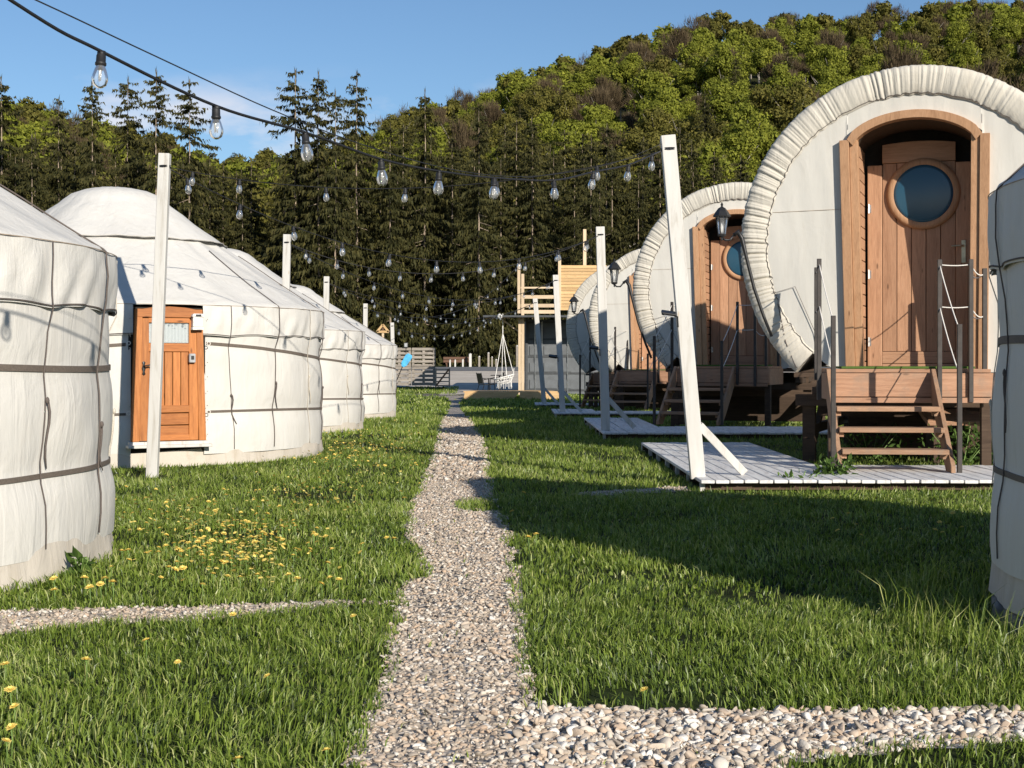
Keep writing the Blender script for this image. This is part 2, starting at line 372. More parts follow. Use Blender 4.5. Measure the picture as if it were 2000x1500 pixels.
# ------------------------------------------------------------------ path layout, in metres
_ed = [(1620, 640, 1010), (1500, 700, 1040), (1400, 745, 1030), (1300, 775, 1012), (1240, 782, 1008), (1195, 792, 1010), (1160, 785, 1003), (1125, 842, 1000), (1090, 828, 990), (1050, 803, 985), (1010, 803, 975),
       (960, 828, 952), (900, 850, 947), (860, 860, 938), (830, 862, 922), (800, 876, 902), (787, 880, 897), (776, 872, 912), (771, 780, 950)]
_eD = []; _eL = []; _eR = []
for y, l, r in _ed:
    D = 30
    for _ in range(12): D = F * (H - gz(D)) / (y - HY)
    _eD.append(D); _eL.append((l - 1000) * D / F); _eR.append((r - 1000) * D / F)
_eD, _eL, _eR = map(np.array, (_eD, _eL, _eR))
YARD0 = _eD[-1]
def edges(D): return np.interp(D, _eD, _eL), np.interp(D, _eD, _eR)
def gravel_amount(X, D):
    """>0 inside gravel (approx. signed distance in m)"""
    X = np.asarray(X, float); D = np.asarray(D, float)
    l, r = edges(D); wob = (fbm(X * 3, D * 3) - .5) * .10
    s = np.minimum(X - l, r - X); s = np.where((D > 1.5) & (D < YARD0), s, -1)
    # cross path, right foreground
    far = 4.42 - .03 * np.clip(X - .06, 0, 9); near = np.interp(X, [-9, .38, .75, 1.45, 9], [-9, 3.2, 3.93, 4.13, 4.6])
    c = np.minimum(far - D, np.where(X > 0.0, D - near, -1)); c = np.where(X > -.05, c, -1); s = np.maximum(s, c)
    # thin strip on the left
    mid = np.interp(X, [-6, -2.2, -1.0, -.78], [5.7, 5.92, 6.3, 6.42]); hw = np.interp(X, [-6, -2.2, -1.5, -1.0, -.6], [.38, .27, .16, .12, -.02])
    s = np.maximum(s, np.where((X < -.5), hw - np.abs(D - mid), -1))
    # thin strip on the right
    mid = np.interp(X, [.4, 2], [11.6, 12.5]); hw = np.interp(X, [.35, .6, 2, 3], [-.1, .1, .2, .2])
    s = np.maximum(s, np.where((X > .3) & (X < 1.5), hw - np.abs(D - mid), -1))
    # grass tongue
    tn = .22 - np.hypot((X + .22) / 1.0, (D - 10.9) / 2.6); s = np.minimum(s, np.where(tn > 0, -.03, 9))
    s = np.where(D < 1.8, -1, s)
    return s + wob

# ------------------------------------------------------------------ ground
def ground_sheet():
    ys = np.concatenate([np.arange(-20, 1, 4), np.arange(1, 20, 1.0), np.arange(20, 60, 2), np.arange(60, 131, 5), [160, 220, 400, 900, 1800]])
    xs = np.concatenate([[-1500, -500, -200, -90], np.arange(-60, 61, 5), [90, 200, 500, 1500]])
    v = []; 
    for y in ys:
        for x in xs: v.append((x, y, gz(y) - (.0 if y < 131 else .5)))
    f = [(i * len(xs) + j, i * len(xs) + j + 1, (i + 1) * len(xs) + j + 1, (i + 1) * len(xs) + j) for i in range(len(ys) - 1) for j in range(len(xs) - 1)]
    me = bpy.data.meshes.new('ground'); me.from_pydata(v, [], f); me.materials.append(M['soil'])
    tag(inst('ground', me), kind='structure')
ground_sheet()
def sheet(name, mat, xs, ys, dz, mask=None, kind='structure'):
    idx = {}; v = []; f = []
    X, Y = np.meshgrid(xs, ys); ok = np.ones_like(X, bool) if mask is None else mask(X, Y)
    def vid(i, j):
        if (i, j) not in idx: idx[(i, j)] = len(v); v.append((xs[j], ys[i], gz(ys[i]) + dz))
        return idx[(i, j)]
    for i in range(len(ys) - 1):
        for j in range(len(xs) - 1):
            if ok[i:i + 2, j:j + 2].any(): f.append((vid(i, j), vid(i, j + 1), vid(i + 1, j + 1), vid(i + 1, j)))
    me = bpy.data.meshes.new(name); me.from_pydata(v, [], f); me.materials.append(mat)
    return tag(inst(name, me), kind=kind)
sheet('gravel_path', M['gravel_bed'], np.arange(-4.5, 3.6, .07), np.concatenate([np.arange(1.9, 13, .07), np.arange(13, 20, .2), np.arange(20, YARD0 + .5, .5)]), .004, lambda X, D: gravel_amount(X, D) > 0)
# yard beyond the camp
def yard_mask(X, D): return (D > YARD0 - .3) & ((X > -2.05 + (D - 50) * -.02) | (D > 62)) & ((D > 58) | (X < 1.0 + 0 * D))
sheet('gravel_yard', M['yard'], np.arange(-30, 60, .8), np.concatenate([np.arange(YARD0 - .5, 62, .7), np.arange(62, 88, 2)]), .012, yard_mask)
sheet('road', M['asphalt'], np.arange(-90, 120, 15), np.arange(86, 95.1, 3), .024)

# gravel stones
def ico(sub):
    import bmesh
    bm = bmesh.new(); bmesh.ops.create_icosphere(bm, subdivisions=sub, radius=1)
    v = np.array([x.co[:] for x in bm.verts]); f = np.array([[a.index for a in t.verts] for t in bm.faces]); bm.free(); return v, f
def rand_rot(n, tilt=.5):
    a = rng.uniform(0, 2 * np.pi, n); b = rng.normal(0, tilt, n); c = rng.normal(0, tilt, n)
    ca, sa, cb, sb, cc, sc = np.cos(a), np.sin(a), np.cos(b), np.sin(b), np.cos(c), np.sin(c)
    Rz = np.zeros((n, 3, 3)); Rz[:, 0, 0] = ca; Rz[:, 0, 1] = -sa; Rz[:, 1, 0] = sa; Rz[:, 1, 1] = ca; Rz[:, 2, 2] = 1
    Rx = np.zeros((n, 3, 3)); Rx[:, 0, 0] = 1; Rx[:, 1, 1] = cb; Rx[:, 1, 2] = -sb; Rx[:, 2, 1] = sb; Rx[:, 2, 2] = cb
    Ry = np.zeros((n, 3, 3)); Ry[:, 1, 1] = 1; Ry[:, 0, 0] = cc; Ry[:, 0, 2] = sc; Ry[:, 2, 0] = -sc; Ry[:, 2, 2] = cc
    return Rz @ Rx @ Ry
def stones(name, sub, d0, d1, dens, rmin, rmax, x0=-4.2, x1=3.4):
    n = int(dens * (x1 - x0) * (d1 - d0)); X = rng.uniform(x0, x1, n); D = rng.uniform(d0, d1, n)
    g = gravel_amount(X, D); vis = np.abs(X) < .40 * D + .7
    k = (g > -.015 - .03 * rng.random(n)) & vis; X, D = X[k], D[k]; n = len(X)
    bv, bf = ico(sub); nv = len(bv)
    # angular variants: clip the sphere by random planes
    nvar = 24; var = []
    for i in range(nvar):
        q = bv.copy()
        for _ in range(11):
            d = rng.normal(size=3); d /= np.linalg.norm(d); h = rng.uniform(.30, .72); dd = q @ d; q = q - np.outer(np.clip(dd - h, 0, 9), d)
        var.append(q)
    var = np.array(var)
    r = rng.uniform(rmin, rmax, n) * rng.choice([.7, 1, 1, 1.4], n); cross = (X > 0) & (D < 4.5); r = np.where(cross, r * 1.45, r)
    S = np.stack([r * rng.uniform(.85, 1.7, n), r * rng.uniform(.6, 1.1, n), r * rng.uniform(.35, .75, n)], 1)
    V = var[rng.integers(0, nvar, n)] * S[:, None, :]; V = np.einsum('nij,nkj->nki', rand_rot(n, .42), V)
    Z = np.array([gz(d) for d in D]) + S[:, 2] * rng.uniform(.2, 1.15, n)
    V = V + np.stack([X, D, Z], 1)[:, None, :]
    Fc = (bf[None] + (np.arange(n) * nv)[:, None, None]).reshape(-1, 3)
    t = np.repeat(np.clip(rng.beta(1.6, 1.5, n) + np.where(cross, .16, 0), 0, 1), nv)
    return inst(name, np_mesh(name, V.reshape(-1, 3), Fc, M['pebble'], t))
o = tag(stones('gravel_stones', 2, 3.1, 6.0, 6000, .0070, .0130), 'loose pale and tan gravel stones covering the near path', 'gravel', kind='stuff')
o = tag(stones('gravel_stones', 1, 6.0, 13, 4300, .0080, .0140, -3.6, 2.2), 'small gravel stones along the farther path', 'gravel', kind='stuff')
o = tag(stones('gravel_stones', 1, 13, 32, 900, .016, .026, -2.2, .4), 'fine gravel of the far path between the lawns', 'gravel', kind='stuff')

# ------------------------------------------------------------------ obstacles where no grass grows
YURTS = [(-4.65, 7.66, 2.38), (-4.69, 16.96, 2.38), (-4.85, 23.55, 2.36), (-4.95, 31.5, 2.36), (3.67, 5.69, 1.68)]
def blocked(X, D):
    b = np.zeros(X.shape, bool)
    for cx, cy, r in YURTS: b |= (X - cx) ** 2 + (D - cy) ** 2 < (r + .015) ** 2
    b |= (X > 1.58) & (X < 3.0) & (D > 12.0) & (D < 17.7)
    b |= (X > 1.58) & (X < 6.2) & (D > 12.0) & (D < 13.75)
    b |= (X > 1.3) & (X < 5.3) & (D > 20.4) & (D < 22.3)
    return b
def grass(name, d0, d1, dens, hmin, hmax, wid, segs, xm=.40, margin=.5):
    A = lambda d: xm * d + margin
    n = int(dens * (A(d0) + A(d1)) * (d1 - d0)); D = rng.uniform(d0, d1, n); X = rng.uniform(-1, 1, n) * A(d1)
    k = np.abs(X) < A(D); X, D = X[k], D[k]
    g = gravel_amount(X, D); k = (g < .02 * rng.random(len(X)) + .0) | (rng.random(len(X)) < .006); k &= ~blocked(X, D)
    k &= ~yard_mask(X, D)
    cl = fbm(X * 1.6 + 50, D * 1.6 + 7, 3); cl2 = fbm(X * 9 + 5, D * 9, 2)
    pt = fbm(X * .9 + 13, D * .9 + 31, 3); k &= (rng.random(len(X)) < (.30 + 1.3 * cl2) * np.clip((pt - .22) * 6, .25, 1))
    X, D, cl, cl2, g = X[k], D[k], cl[k], cl2[k], g[k]; n = len(X)
    hgt = rng.uniform(hmin, hmax, n) * (.22 + .8 * cl + .9 * cl2) * np.clip(1 + .0 * X, .5, 2)
    hgt *= np.where(g > -.06, .75, 1.0)
    yb = np.hypot(X - YURTS[4][0], D - YURTS[4][1]) - YURTS[4][2]
    tall = (yb < .45) & (rng.random(n) < .35); hgt = np.where(tall, hgt * rng.uniform(1.6, 3.4, n), hgt)
    broad = rng.random(n) < .12; hgt = np.where(broad, hgt * .62, hgt)
    wd = wid * rng.uniform(.6, 1.25, n) * np.where(broad, 2.6, 1)
    az = rng.uniform(0, 2 * np.pi, n) ; lean = np.abs(rng.normal(.55, .35, n)) * hgt
    flow = fbm(X * 2.2 + 90, D * 2.2, 2) * 9
    az2 = np.where(rng.random(n) < .5, flow + rng.normal(0, .8, n), az)
    dx, dy = np.cos(az2), np.sin(az2); fa = rng.uniform(0, 2 * np.pi, n); px, py = np.cos(fa) * wd / 2, np.sin(fa) * wd / 2
    Z = np.interp(D, [-50, 20, 32, 44, 55, 65, 80, 100, 130, 4000], [0, 0, -.137, -.285, -.17, .08, .42, .88, 1.4, 1.6]) - .003
    base = np.stack([X, D, Z], 1); pv = np.stack([px, py, np.zeros(n)], 1); dv = np.stack([dx, dy, np.zeros(n)], 1); up = np.array([0, 0, 1.])
    tip = base + dv * lean[:, None] + up * (hgt[:, None] * np.clip(1 - .35 * (lean / hgt)[:, None] ** 2, .3, 1))
    if segs == 2:
        mid = base + dv * (lean * .28)[:, None] + up * (hgt * .58)[:, None]
        V = np.stack([base - pv, base + pv, mid + pv * .85, mid - pv * .85, tip], 1); q = np.array([[0, 1, 2], [0, 2, 3], [3, 2, 4]])
    else:
        V = np.stack([base - pv, base + pv, tip], 1); q = np.array([[0, 1, 2]])
    nv = V.shape[1]; Fc = (q[None] + (np.arange(n) * nv)[:, None, None]).reshape(-1, 3)
    tv = np.clip(.22 + .5 * cl + rng.normal(0, .25, n) , 0, 1); dead = rng.random(n) < .035; tv = np.where(dead, 1.0, tv)
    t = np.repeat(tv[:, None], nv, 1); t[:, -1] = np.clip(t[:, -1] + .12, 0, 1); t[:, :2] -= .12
    return tag(inst(name, np_mesh(name, V.reshape(-1, 3), Fc, M['grass'], t.ravel())), 'short green lawn grass with clumps between the tents', 'grass', kind='stuff')
grass('grass', 3.0, 6.5, 8600, .022, .062, .0044, 2)
grass('grass', 6.5, 11.5, 4200, .022, .060, .0062, 2)
grass('grass', 11.5, 20, 1700, .028, .062, .011, 1)
grass('grass', 20, 34, 520, .045, .09, .026, 1)
grass('grass', 34, 66, 150, .05, .11, .06, 1)
print('grass done')

# ------------------------------------------------------------------ yurts
TAU = 2 * math.pi
NR = 22
def strap_z(th, which):
    t = (th + math.pi) % TAU - math.pi
    if which: return .56 - .03 * abs(t) / 1.5 + .012 * math.sin(3 * th)
    return 1.30 - .23 * min(abs(t), 1.6) / 1.5 + .01 * math.sin(5 * th)
def wall_r(r, th, z):
    b = .013 * abs(math.sin(NR / 2 * th)) ** .8 + .010 * math.sin(5 * th + 3 * z) + .006 * math.sin(13 * th + 7 * z)
    for k in (0, 1):
        dz = z - strap_z(th, k); b -= .017 * math.exp(-(dz / .09) ** 2)
    b += .03 * math.sin(min(1, max(0, z / .56)) * math.pi) * .6
    nz_ = float(vnoise(th * 9, z * 5)); b += .014 * (nz_ - .5)
    return r + b + .02
def build_yurt(name, label, r, crown=3.12, doorth=0.0, eave=1.68, detail=True, door=True):
    t = empty(name, label=label, cat='yurt', group='white canvas yurts')
    P = lambda rr, th, z: Vector((rr * math.sin(th), -rr * math.cos(th), z))   # th=0 faces -Y
    N = 440 if detail else 220
    hw = math.asin(.372 / r)
    # canvas wall, open at the door
    ths = [hw + (TAU - 2 * hw) * i / N for i in range(N + 1)] if door else [TAU * i / N for i in range(N + 1)]
    zs = [.12 + (1.40 - .12) * j / 26 for j in range(27)]
    MB().grid(lambda a, z: P(wall_r(r, a, z), a, z), ths, zs).build('canvas_wall', M['canvas'], t, True)
    # ground skirt
    def sk(a, z):
        f = .022 * math.sin(17 * a + 2 * math.sin(5 * a)) + .022 * (float(vnoise(a * 24, z * 9)) - .5)
        rr = r + .030 + (.15 - z) * .10 + f * (.3 + (.17 - z) * 2.2); return P(rr, a, z + (.018 * math.sin(7 * a) if z > .12 else 0))
    MB().grid(sk, [TAU * i / 360 for i in range(360)], [-.02, .02, .06, .10, .14, .165], True).build('skirt', M['canvas_skirt'], t, True)
    # valance hanging from the eave
    def val(a, s):
        z = eave - s * .33; g = abs(math.sin(NR / 2 * a)); dz = .018 * g
        rr = r + .055 + .010 * math.sin(s * math.pi) + .011 * g * (1 - .3 * s) - .008 * s
        rr += .010 * s * math.sin(37 * a + 4 * s + 3 * math.sin(9 * a)) + .008 * math.sin(61 * a + 9 * math.sin(4 * a)) * (1 - abs(2 * s - 1)) + .014 * (float(vnoise(a * 22 + s * 2, s * 3)) - .5)
        return P(rr, a, z + s * dz)
    hv = math.asin(.352 / r) if door else 0
    MB().grid(val, [hv + (TAU - 2 * hv) * i / (N * 2) for i in range(N * 2 + 1)], [j / 9 for j in range(10)]).build('valance', M['canvas'], t, True)
    # roof
    def rf(a, s):
        rr = (r + .055) * (1 - s) + .62 * s; z = eave + (crown - .22 - eave) * s
        rib = abs(math.sin(NR / 2 * a)); z -= .03 * math.sin(s * math.pi) + .012 * rib * math.sin(s * math.pi) * 1.5
        z += .006 * math.sin(25 * a + 8 * s) + .012 * (float(vnoise(a * 15, s * 9)) - .5)
        if s < .03: rr -= .004; 
        return P(rr + (.02 if 0 < s < .05 else 0), a, z)
    MB().grid(rf, [TAU * i / N for i in range(N)], [0, .02, .05] + [.05 + .95 * j / 18 for j in range(1, 19)], True).build('roof', M['canvas_roof'], t, True)
    # domed crown cap lying over the middle of the roof, its lower hem half way down
    def cap(a, s):
        rr = 1.30 * (1 - s); q = rr / 1.30
        slope = (crown - .22 - eave) / (r + .055 - .62)
        zc = crown - .22 - slope * (rr - .62)
        if rr < .62: zc = crown - .22 + .22 * math.sqrt(max(0, 1 - (rr / .62) ** 2)) ** 1.1
        if .62 <= rr < .8: zc += 0.02
        zc += .007 + .010 * (float(vnoise(a * 11, rr * 6)) - .5) + .008 * abs(math.sin(8 * a)) * (rr / 1.3)
        return P(max(rr, .001) * (1 + .02 * math.cos(8 * a) * q), a, zc)
    MB().grid(cap, [TAU * i / 160 for i in range(160)], [0, .02, .1, .2, .3, .4, .46, .5, .54, .6, .7, .8, .9, 1.0], True).build('crown_cap', M['canvas_roof'], t, True)
    hem = [cap(a, 0) + Vector((0, 0, .008)) for a in [TAU * i / 120 for i in range(121)]]
    MB().tube(hem, .003, 4, False).build('hem_cord', M['rope_pale'], t)
    # eave seam and scalloped cord under the valance
    MB().tube([P(r + .060 + .011 * abs(math.sin(NR / 2 * a)), a, eave + .002) for a in [TAU * i / 400 for i in range(401)]], .003, 4, False).build('eave_seam', M['stitch'], t)
    MB().tube([val(a, 1.0) + Vector((0, 0, .012)) - P(-.006, a, 0) for a in [hv + (TAU - 2 * hv) * i / 660 for i in range(661)]], .0045, 4, False).build('scallop_cord', M['rope_dark'], t)
    # straps
    for k in (0, 1):
        def stp(a, s):
            z = strap_z(a, k); rr = wall_r(r, a, z) + .006; return P(rr + (.004 if 0 < s < 1 else -.002), a, z + (s - .5) * (.034 if k == 0 else .027))
        tt = [hw + .02 + (TAU - 2 * hw - .04) * i / 300 for i in range(301)] if door else [TAU * i / 300 for i in range(301)]
        MB().grid(stp, tt, [0, .05, .95, 1]).build('strap', M['strap'], t)
    # vertical ropes with a few loose tails
    for k in range(NR):
        a = TAU * k / NR
        if door and abs((a + math.pi) % TAU - math.pi) < hw + .02: continue
        big = (k % 2 == 0)
        pts = []
        if big:
            for j in range(8):
                s = 1 - j / 7; q = rf(a + .002, s * .55); pts.append(q + Vector((0, 0, .012)))
        for j in range(6):
            q = val(a, j / 5); pts.append(q - P(-.014, a, 0))
        sway = .03 * math.sin(k * 2.3)
        for j in range(1, 12):
            z = 1.34 - j * (1.34 - .16) / 11; aa = a + sway * j / 11
            pts.append(P(wall_r(r, aa, z) + .010, aa, z))
        MB().tube(pts, .0050 if big else .0036, 5).build('rope', M['rope_dark'] if k % 3 else M['rope_pale'], t, True)
        if detail:
            zk = .83 - .1 * math.sin(k * 1.7); aa = a + sway * .4; q = P(wall_r(r, aa, zk) + .02, aa, zk)
            mb = MB(); mb.lathe([(0, -.018), (.008, -.010), (.011, 0), (.008, .012), (0, .020)], 7, q)
            ln = .3 + .14 * math.sin(k * 3.1)
            mb.tube([P(wall_r(r, aa + .008 * math.sin(j * .9 + k) + .01 * j / 3, zk - ln * j / 6) + .016, aa + .008 * math.sin(j * .9 + k) + .01 * j / 3, zk - ln * j / 6) for j in range(7)], [.007] * 3 + [.006] * 3 + [.003], 5)
            mb.build('knot', M['rope_pale'] if k % 3 == 0 else M['rope_dark'], t, True)
    if door:
        d = empty('door', P(r + .062, 0, 0), parent=t)    # local frame: x to the right as seen, -y outwards
        z0, z1, wb, wt = .27, 1.63, .385, .345
        xx = lambda z: wb + (wt - wb) * (z - z0) / (z1 - z0)
        fr = MB()
        for s in (-1, 1): fr.add([(s * xx(z0), -.03, z0), (s * (xx(z0) - .075), -.03, z0), (s * (xx(z1) - .07), -.03, z1), (s * xx(z1), -.03, z1), (s * xx(z0), .06, z0), (s * (xx(z0) - .075), .06, z0), (s * (xx(z1) - .07), .06, z1), (s * xx(z1), .06, z1)],
                                [(0, 1, 2, 3), (4, 7, 6, 5), (0, 4, 5, 1), (2, 6, 7, 3), (1, 5, 6, 2), (0, 3, 7, 4)])
        fr.build('door_frame', M['door_orange'], d, bevel=.004)
        MB().prism([(-wt + .003, z1 - .085), (wt - .003, z1 - .085), (wt - .003, z1 - .012), (wt * .5, z1 + .018), (0, z1 + .028), (-wt * .5, z1 + .018), (-wt + .003, z1 - .012)], -.033, .055).build('lintel', M['door_orange_h'], d, bevel=.003)
        MB().box((0, .01, z0 - .02), (2 * wb + .06, .1, .035)).box((0, -.02, z0 - .05), (2 * wb + .10, .16, .03)).build('sill', M['white_wood'], d, bevel=.004)
        MB().box((0, .075, .9), (.8, .02, 1.5)).build('backing', M['dark_void'], d)
        xi = .275
        for s in (-1, 1): MB().box((s * (xi - .018), -.0, (z0 + z1 - .09) / 2), (.098, .035, z1 - z0 - .10)).build('stile', M['door_orange'], d, bevel=.004)
        for zc_, hh in ((z0 + .035, .06), (.60, .075), (1.235, .085), (z1 - .115, .05)): MB().box((0, .001, zc_), (2 * xi - .126, .032, hh)).build('rail', M['door_orange_h'], d, bevel=.004)
        for i in range(5):
            wbd = (2 * xi - .13) / 5; MB().box((-xi + .065 + wbd * (i + .5), .012, .915), (wbd - .006, .016, .56)).build('board', M['door_orange'], d, bevel=.003)
        for i in range(2): MB().box((0, .012, .35 + .125 * i + .02), (2 * xi - .132, .018, .116)).build('board', M['door_orange_h'], d, bevel=.004)
        MB().grid(lambda a, s: Vector((a, .020 + .008 * math.sin(a * 90), 1.285 + s * .215)), [(-xi + .066) + (2 * xi - .132) * i / 60 for i in range(61)], [0, .25, .5, .75, 1]).build('curtain', M['curtain'], d, True)
        MB().box((0, .006, 1.395), (2 * xi - .132, .003, .23)).build('window_pane', M['bulb_glass'], d)
        h = MB(); h.lathe([(0, -.075), (.018, -.06), (.011, -.035), (.02, 0), (.011, .035), (.018, .06), (0, .075)], 8, (-xi + .012, -.022, 1.02), Matrix(((1, 0, 0), (0, .25, 0), (0, 0, 1))))
        h.tube([(-xi + .012, -.02, 1.045), (-xi + .012, -.065, 1.045), (-xi + .03, -.075, 1.047), (-xi + .09, -.075, 1.062), (-xi + .115, -.072, 1.075), (-xi + .125, -.07, 1.055)], [.007, .007, .008, .008, .006, .004], 6)
        h.build('handle', M['black'], d, True)
        kb = MB(); kb.box((xi - .045, -.045, 1.125), (.068, .045, .095)); kb.build('key_safe', M['grey_plastic'], d, bevel=.01)
        MB().box((xi - .045, -.070, 1.13), (.03, .008, .04)).build('keypad', M['black'], d, bevel=.004)
        lb = MB(); lb.box((xi + .005, -.06, 1.50), (.105, .07, .10)).prism([(xi - .06, 1.552), (xi + .07, 1.552), (xi + .055, 1.585), (xi - .045, 1.585)], -.11, -.03)
        lb.box((xi + .005, -.06, 1.432), (.115, .09, .03)); lb.build('entry_lamp', M['white_plastic'], d, bevel=.006)
        MB().box((xi + .005, -.112, 1.568), (.06, .004, .02)).build('sensor', M['black'], d)
        em_ = MB().lathe([(0, -.006), (.008, 0), (0, .006)], 6).mesh('eyelet', M['steel'])
        for s in (-1, 1):
            for j in range(9): inst('eyelet', em_, d, (s * (wb + .018), -.01, .33 + j * .15))
        for z in (strap_z(.2, 0), strap_z(.2, 1)):
            for s in (-1, 1):
                rg = MB(); rg.tube([(s * (wb + .030) + .018 * math.cos(q), -.014, z + .018 * math.sin(q)) for q in [TAU * i / 12 for i in range(13)]], .0045, 5, False); rg.build('ring', M['rope_white'], d, True)
    t.rotation_euler = (0, 0, doorth)
    return t
yl = ['nearest yurt, cut by the left photo edge, showing straps and hanging ropes', 'yurt with the orange wooden door, second from the camera on the left', 'yurt directly behind the one with the orange door', 'farthest yurt on the left, by the pallet fence', 'shaded yurt on the right edge in front of the big wagon']
y1 = build_yurt('yurt', yl[0], 2.38, 3.12, R(28)); y1.location = (YURTS[0][0], YURTS[0][1], 0); y1.rotation_euler.z = R(-38)
y2 = build_yurt('yurt', yl[1], 2.38, 3.14, R(28)); y2.location = (YURTS[1][0], YURTS[1][1], 0)
def clone_yurt(src, i, z, sc, rz):
    c = copy_tree(src); c.location = (YURTS[i][0], YURTS[i][1], z); c.scale = sc; c.rotation_euler.z = rz; c['label'] = yl[i]; return c
clone_yurt(y1, 2, -.02, (.99, .99, .955), R(20))
clone_yurt(y1, 3, -.11, (.99, .99, .93), R(31))
y5 = clone_yurt(y1, 4, .11, (.69, .69, 1.0), R(100))
sb = MB()
for k in range(30):
    a = TAU * k / 30; rr = 1.60; sb.box((YURTS[4][0] + rr * math.cos(a), YURTS[4][1] + rr * math.sin(a), .03), (.16, .30, .10), (0, 0, a + random.uniform(-.1, .1)))
tag(sb.build('foundation_ring', M['stone'], bevel=.015), 'ring of grey stone blocks under the shaded yurt on the right', 'foundation')

# ------------------------------------------------------------------ wagons
ZC, RW, ZF = 2.285, 1.80, .98
def lean(z): return -.125 * (z - ZF)
def arch(x, w_, zs_, zt):       # arched top
    return zs_ + (zt - zs_) * math.sqrt(max(0, 1 - (x / w_) ** 2)) ** 1.3
def build_wagon(label, detail=True):
    t = empty('covered_wagon', label=label, cat='wagon', group='covered wagon tents')
    a0 = math.acos((ZF - ZC) / RW)          # angle from top where the floor cuts
    rnds = [random.random() for _ in range(400)]
    def gather(a, s):
        v = 0
        for q, (fr_, am) in enumerate(((47, 1), (83, .8), (131, .5))):
            ph = fr_ * a + 2.2 * math.sin(a * (7 + q)) + .9 * s
            v += am * (1 - abs(math.sin(ph)) ** .5)
        return v / 2.4 * (.15 + 1.5 * float(vnoise(a * 9, 3)) ** 1.3)
    prof = [(1.76, 1.2), (1.79, .6), (1.808, .28), (1.810, .14), (1.800, .04), (1.775, -.012), (1.71, -.030), (1.63, -.034), (1.56, -.028), (1.52, -.012), (1.50, .004)]
    amp = [0, .004, .010, .016, .020, .024, .030, .036, .040, .034, .006]
    NA = 1300 if detail else 420
    def bd(a, j):
        r_, y_ = prof[j]; am = amp[j]; g = gather(a + .05 * (y_ + .1) * 3, j / 10)
        r_ = r_ - am * g; y_ = y_ + am * 1.1 * g
        if j >= 9: r_ += .006 * math.sin(55 * a + 4 * math.sin(9 * a))
        z = ZC + r_ * math.cos(a)
        return Vector((r_ * math.sin(a), y_ + lean(z), z))
    MB().grid(lambda a, j: bd(a, int(j)), [-a0 + 2 * a0 * i / NA for i in range(NA + 1)], list(range(11))).add([bd(-a0, j) for j in range(11)], [tuple(range(11))]).add([bd(a0, j) for j in range(11)], [tuple(range(11))]).build('gathered_hood', M['canvas_band'], t, True)
    # barrel behind the hood and a rear hoop that mirrors the front
    def br(a, s):
        rr = 1.755 - .10 * math.sin(s * math.pi) + .02 * s; z = ZC + rr * math.cos(a) ; yy = 1.15 + 3.75 * s
        return Vector((rr * math.sin(a) * (1 - .04 * s), yy + lean(z) * (1 - 1.6 * s), z))
    MB().grid(br, [-a0 + 2 * a0 * i / 72 for i in range(73)], [j / 10 for j in range(11)]).build('bonnet', M['canvas_wagon'], t, True)
    rv = [br(-a0 + 2 * a0 * i / 72, 1.0) for i in range(73)]
    MB().add(rv, [tuple(range(73))]).build('rear_canvas', M['canvas_wagon'], t)
    # front canvas with the doorway cut out
    RI = 1.525; DW = .66
    def zlow(x):
        if abs(x) < DW: return arch(x, DW + .02, 3.36, 3.58)
        zz = ZC - math.sqrt(max(0, RI ** 2 - x * x)); return max(ZF, zz) if abs(x) < RI else ZC
    xs = sorted(set([-RI + 2 * RI * i / 80 for i in range(81)] + [-DW - 1e-4, -DW + 1e-4, DW - 1e-4, DW + 1e-4]))
    def fc(x, s):
        lo = zlow(x); hi = ZC + math.sqrt(max(0, RI ** 2 - x * x)); z = lo + (hi - lo) * s
        return Vector((x, lean(z) + .012 + .008 * (float(vnoise(x * 2 + 9, z * 1.1)) - .5) + .0015 * math.sin(x * 30 + z * 4), z))
    MB().grid(fc, xs, [j / 24 for j in range(25)]).build('front_canvas', M['canvas_wagon'], t, True)
    MB().tube([bd(-a0 + 2 * a0 * i / 300, 9) + Vector((0, -.004, 0)) for i in range(301)], .004, 4, False).build('drawstring', M['rope_dark'], t)
    for s in (-1, 1):       # seams beside the door, reinforced lower corners and ties
        MB().tube([fc(s * (1.46 - (1.46 - .69) * i / 10), 0) * 0 + Vector((s * (1.44 - .75 * i / 10), lean(2.66) + .006, 2.66 + .010 * i / 10)) for i in range(11)], .003, 4).build('seam', M['stitch'], t)
        MB().tube([Vector((s * x, lean(z) - .012, z)) for x, z in ((1.50, 1.80), (1.22, 1.88), (1.02, 1.40), (.96, 1.06))], .0035, 4).build('corner_seam', M['rope_dark'], t)
        MB().tube([Vector((s * x, lean(z) - .02, z)) for x, z in ((1.40, 1.70), (1.33, 1.3), (1.22, 1.02), (1.14, 1.08), (1.2, 1.2))], .006, 5).build('tie_rope', M['rope_dark'], t, True)
    # door frame
    for s in (-1, 1):
        for nm, xa, xb, yo in (('jamb', .64, .735, -.055), ('inner_jamb', .555, .638, -.03)):
            top = 3.36
            ta = .03
            v = []
            for yy in (yo, .09):
                for x_, z_ in ((s * (xa - ta), ZF), (s * (xb - ta), ZF), (s * xb, top), (s * xa, top)): v.append((x_, yy + lean(z_), z_))
            MB().add(v, [(0, 1, 2, 3), (7, 6, 5, 4), (0, 4, 5, 1), (1, 5, 6, 2), (2, 6, 7, 3), (3, 7, 4, 0)]).build(nm, M['wag_frame'], t, bevel=.005)
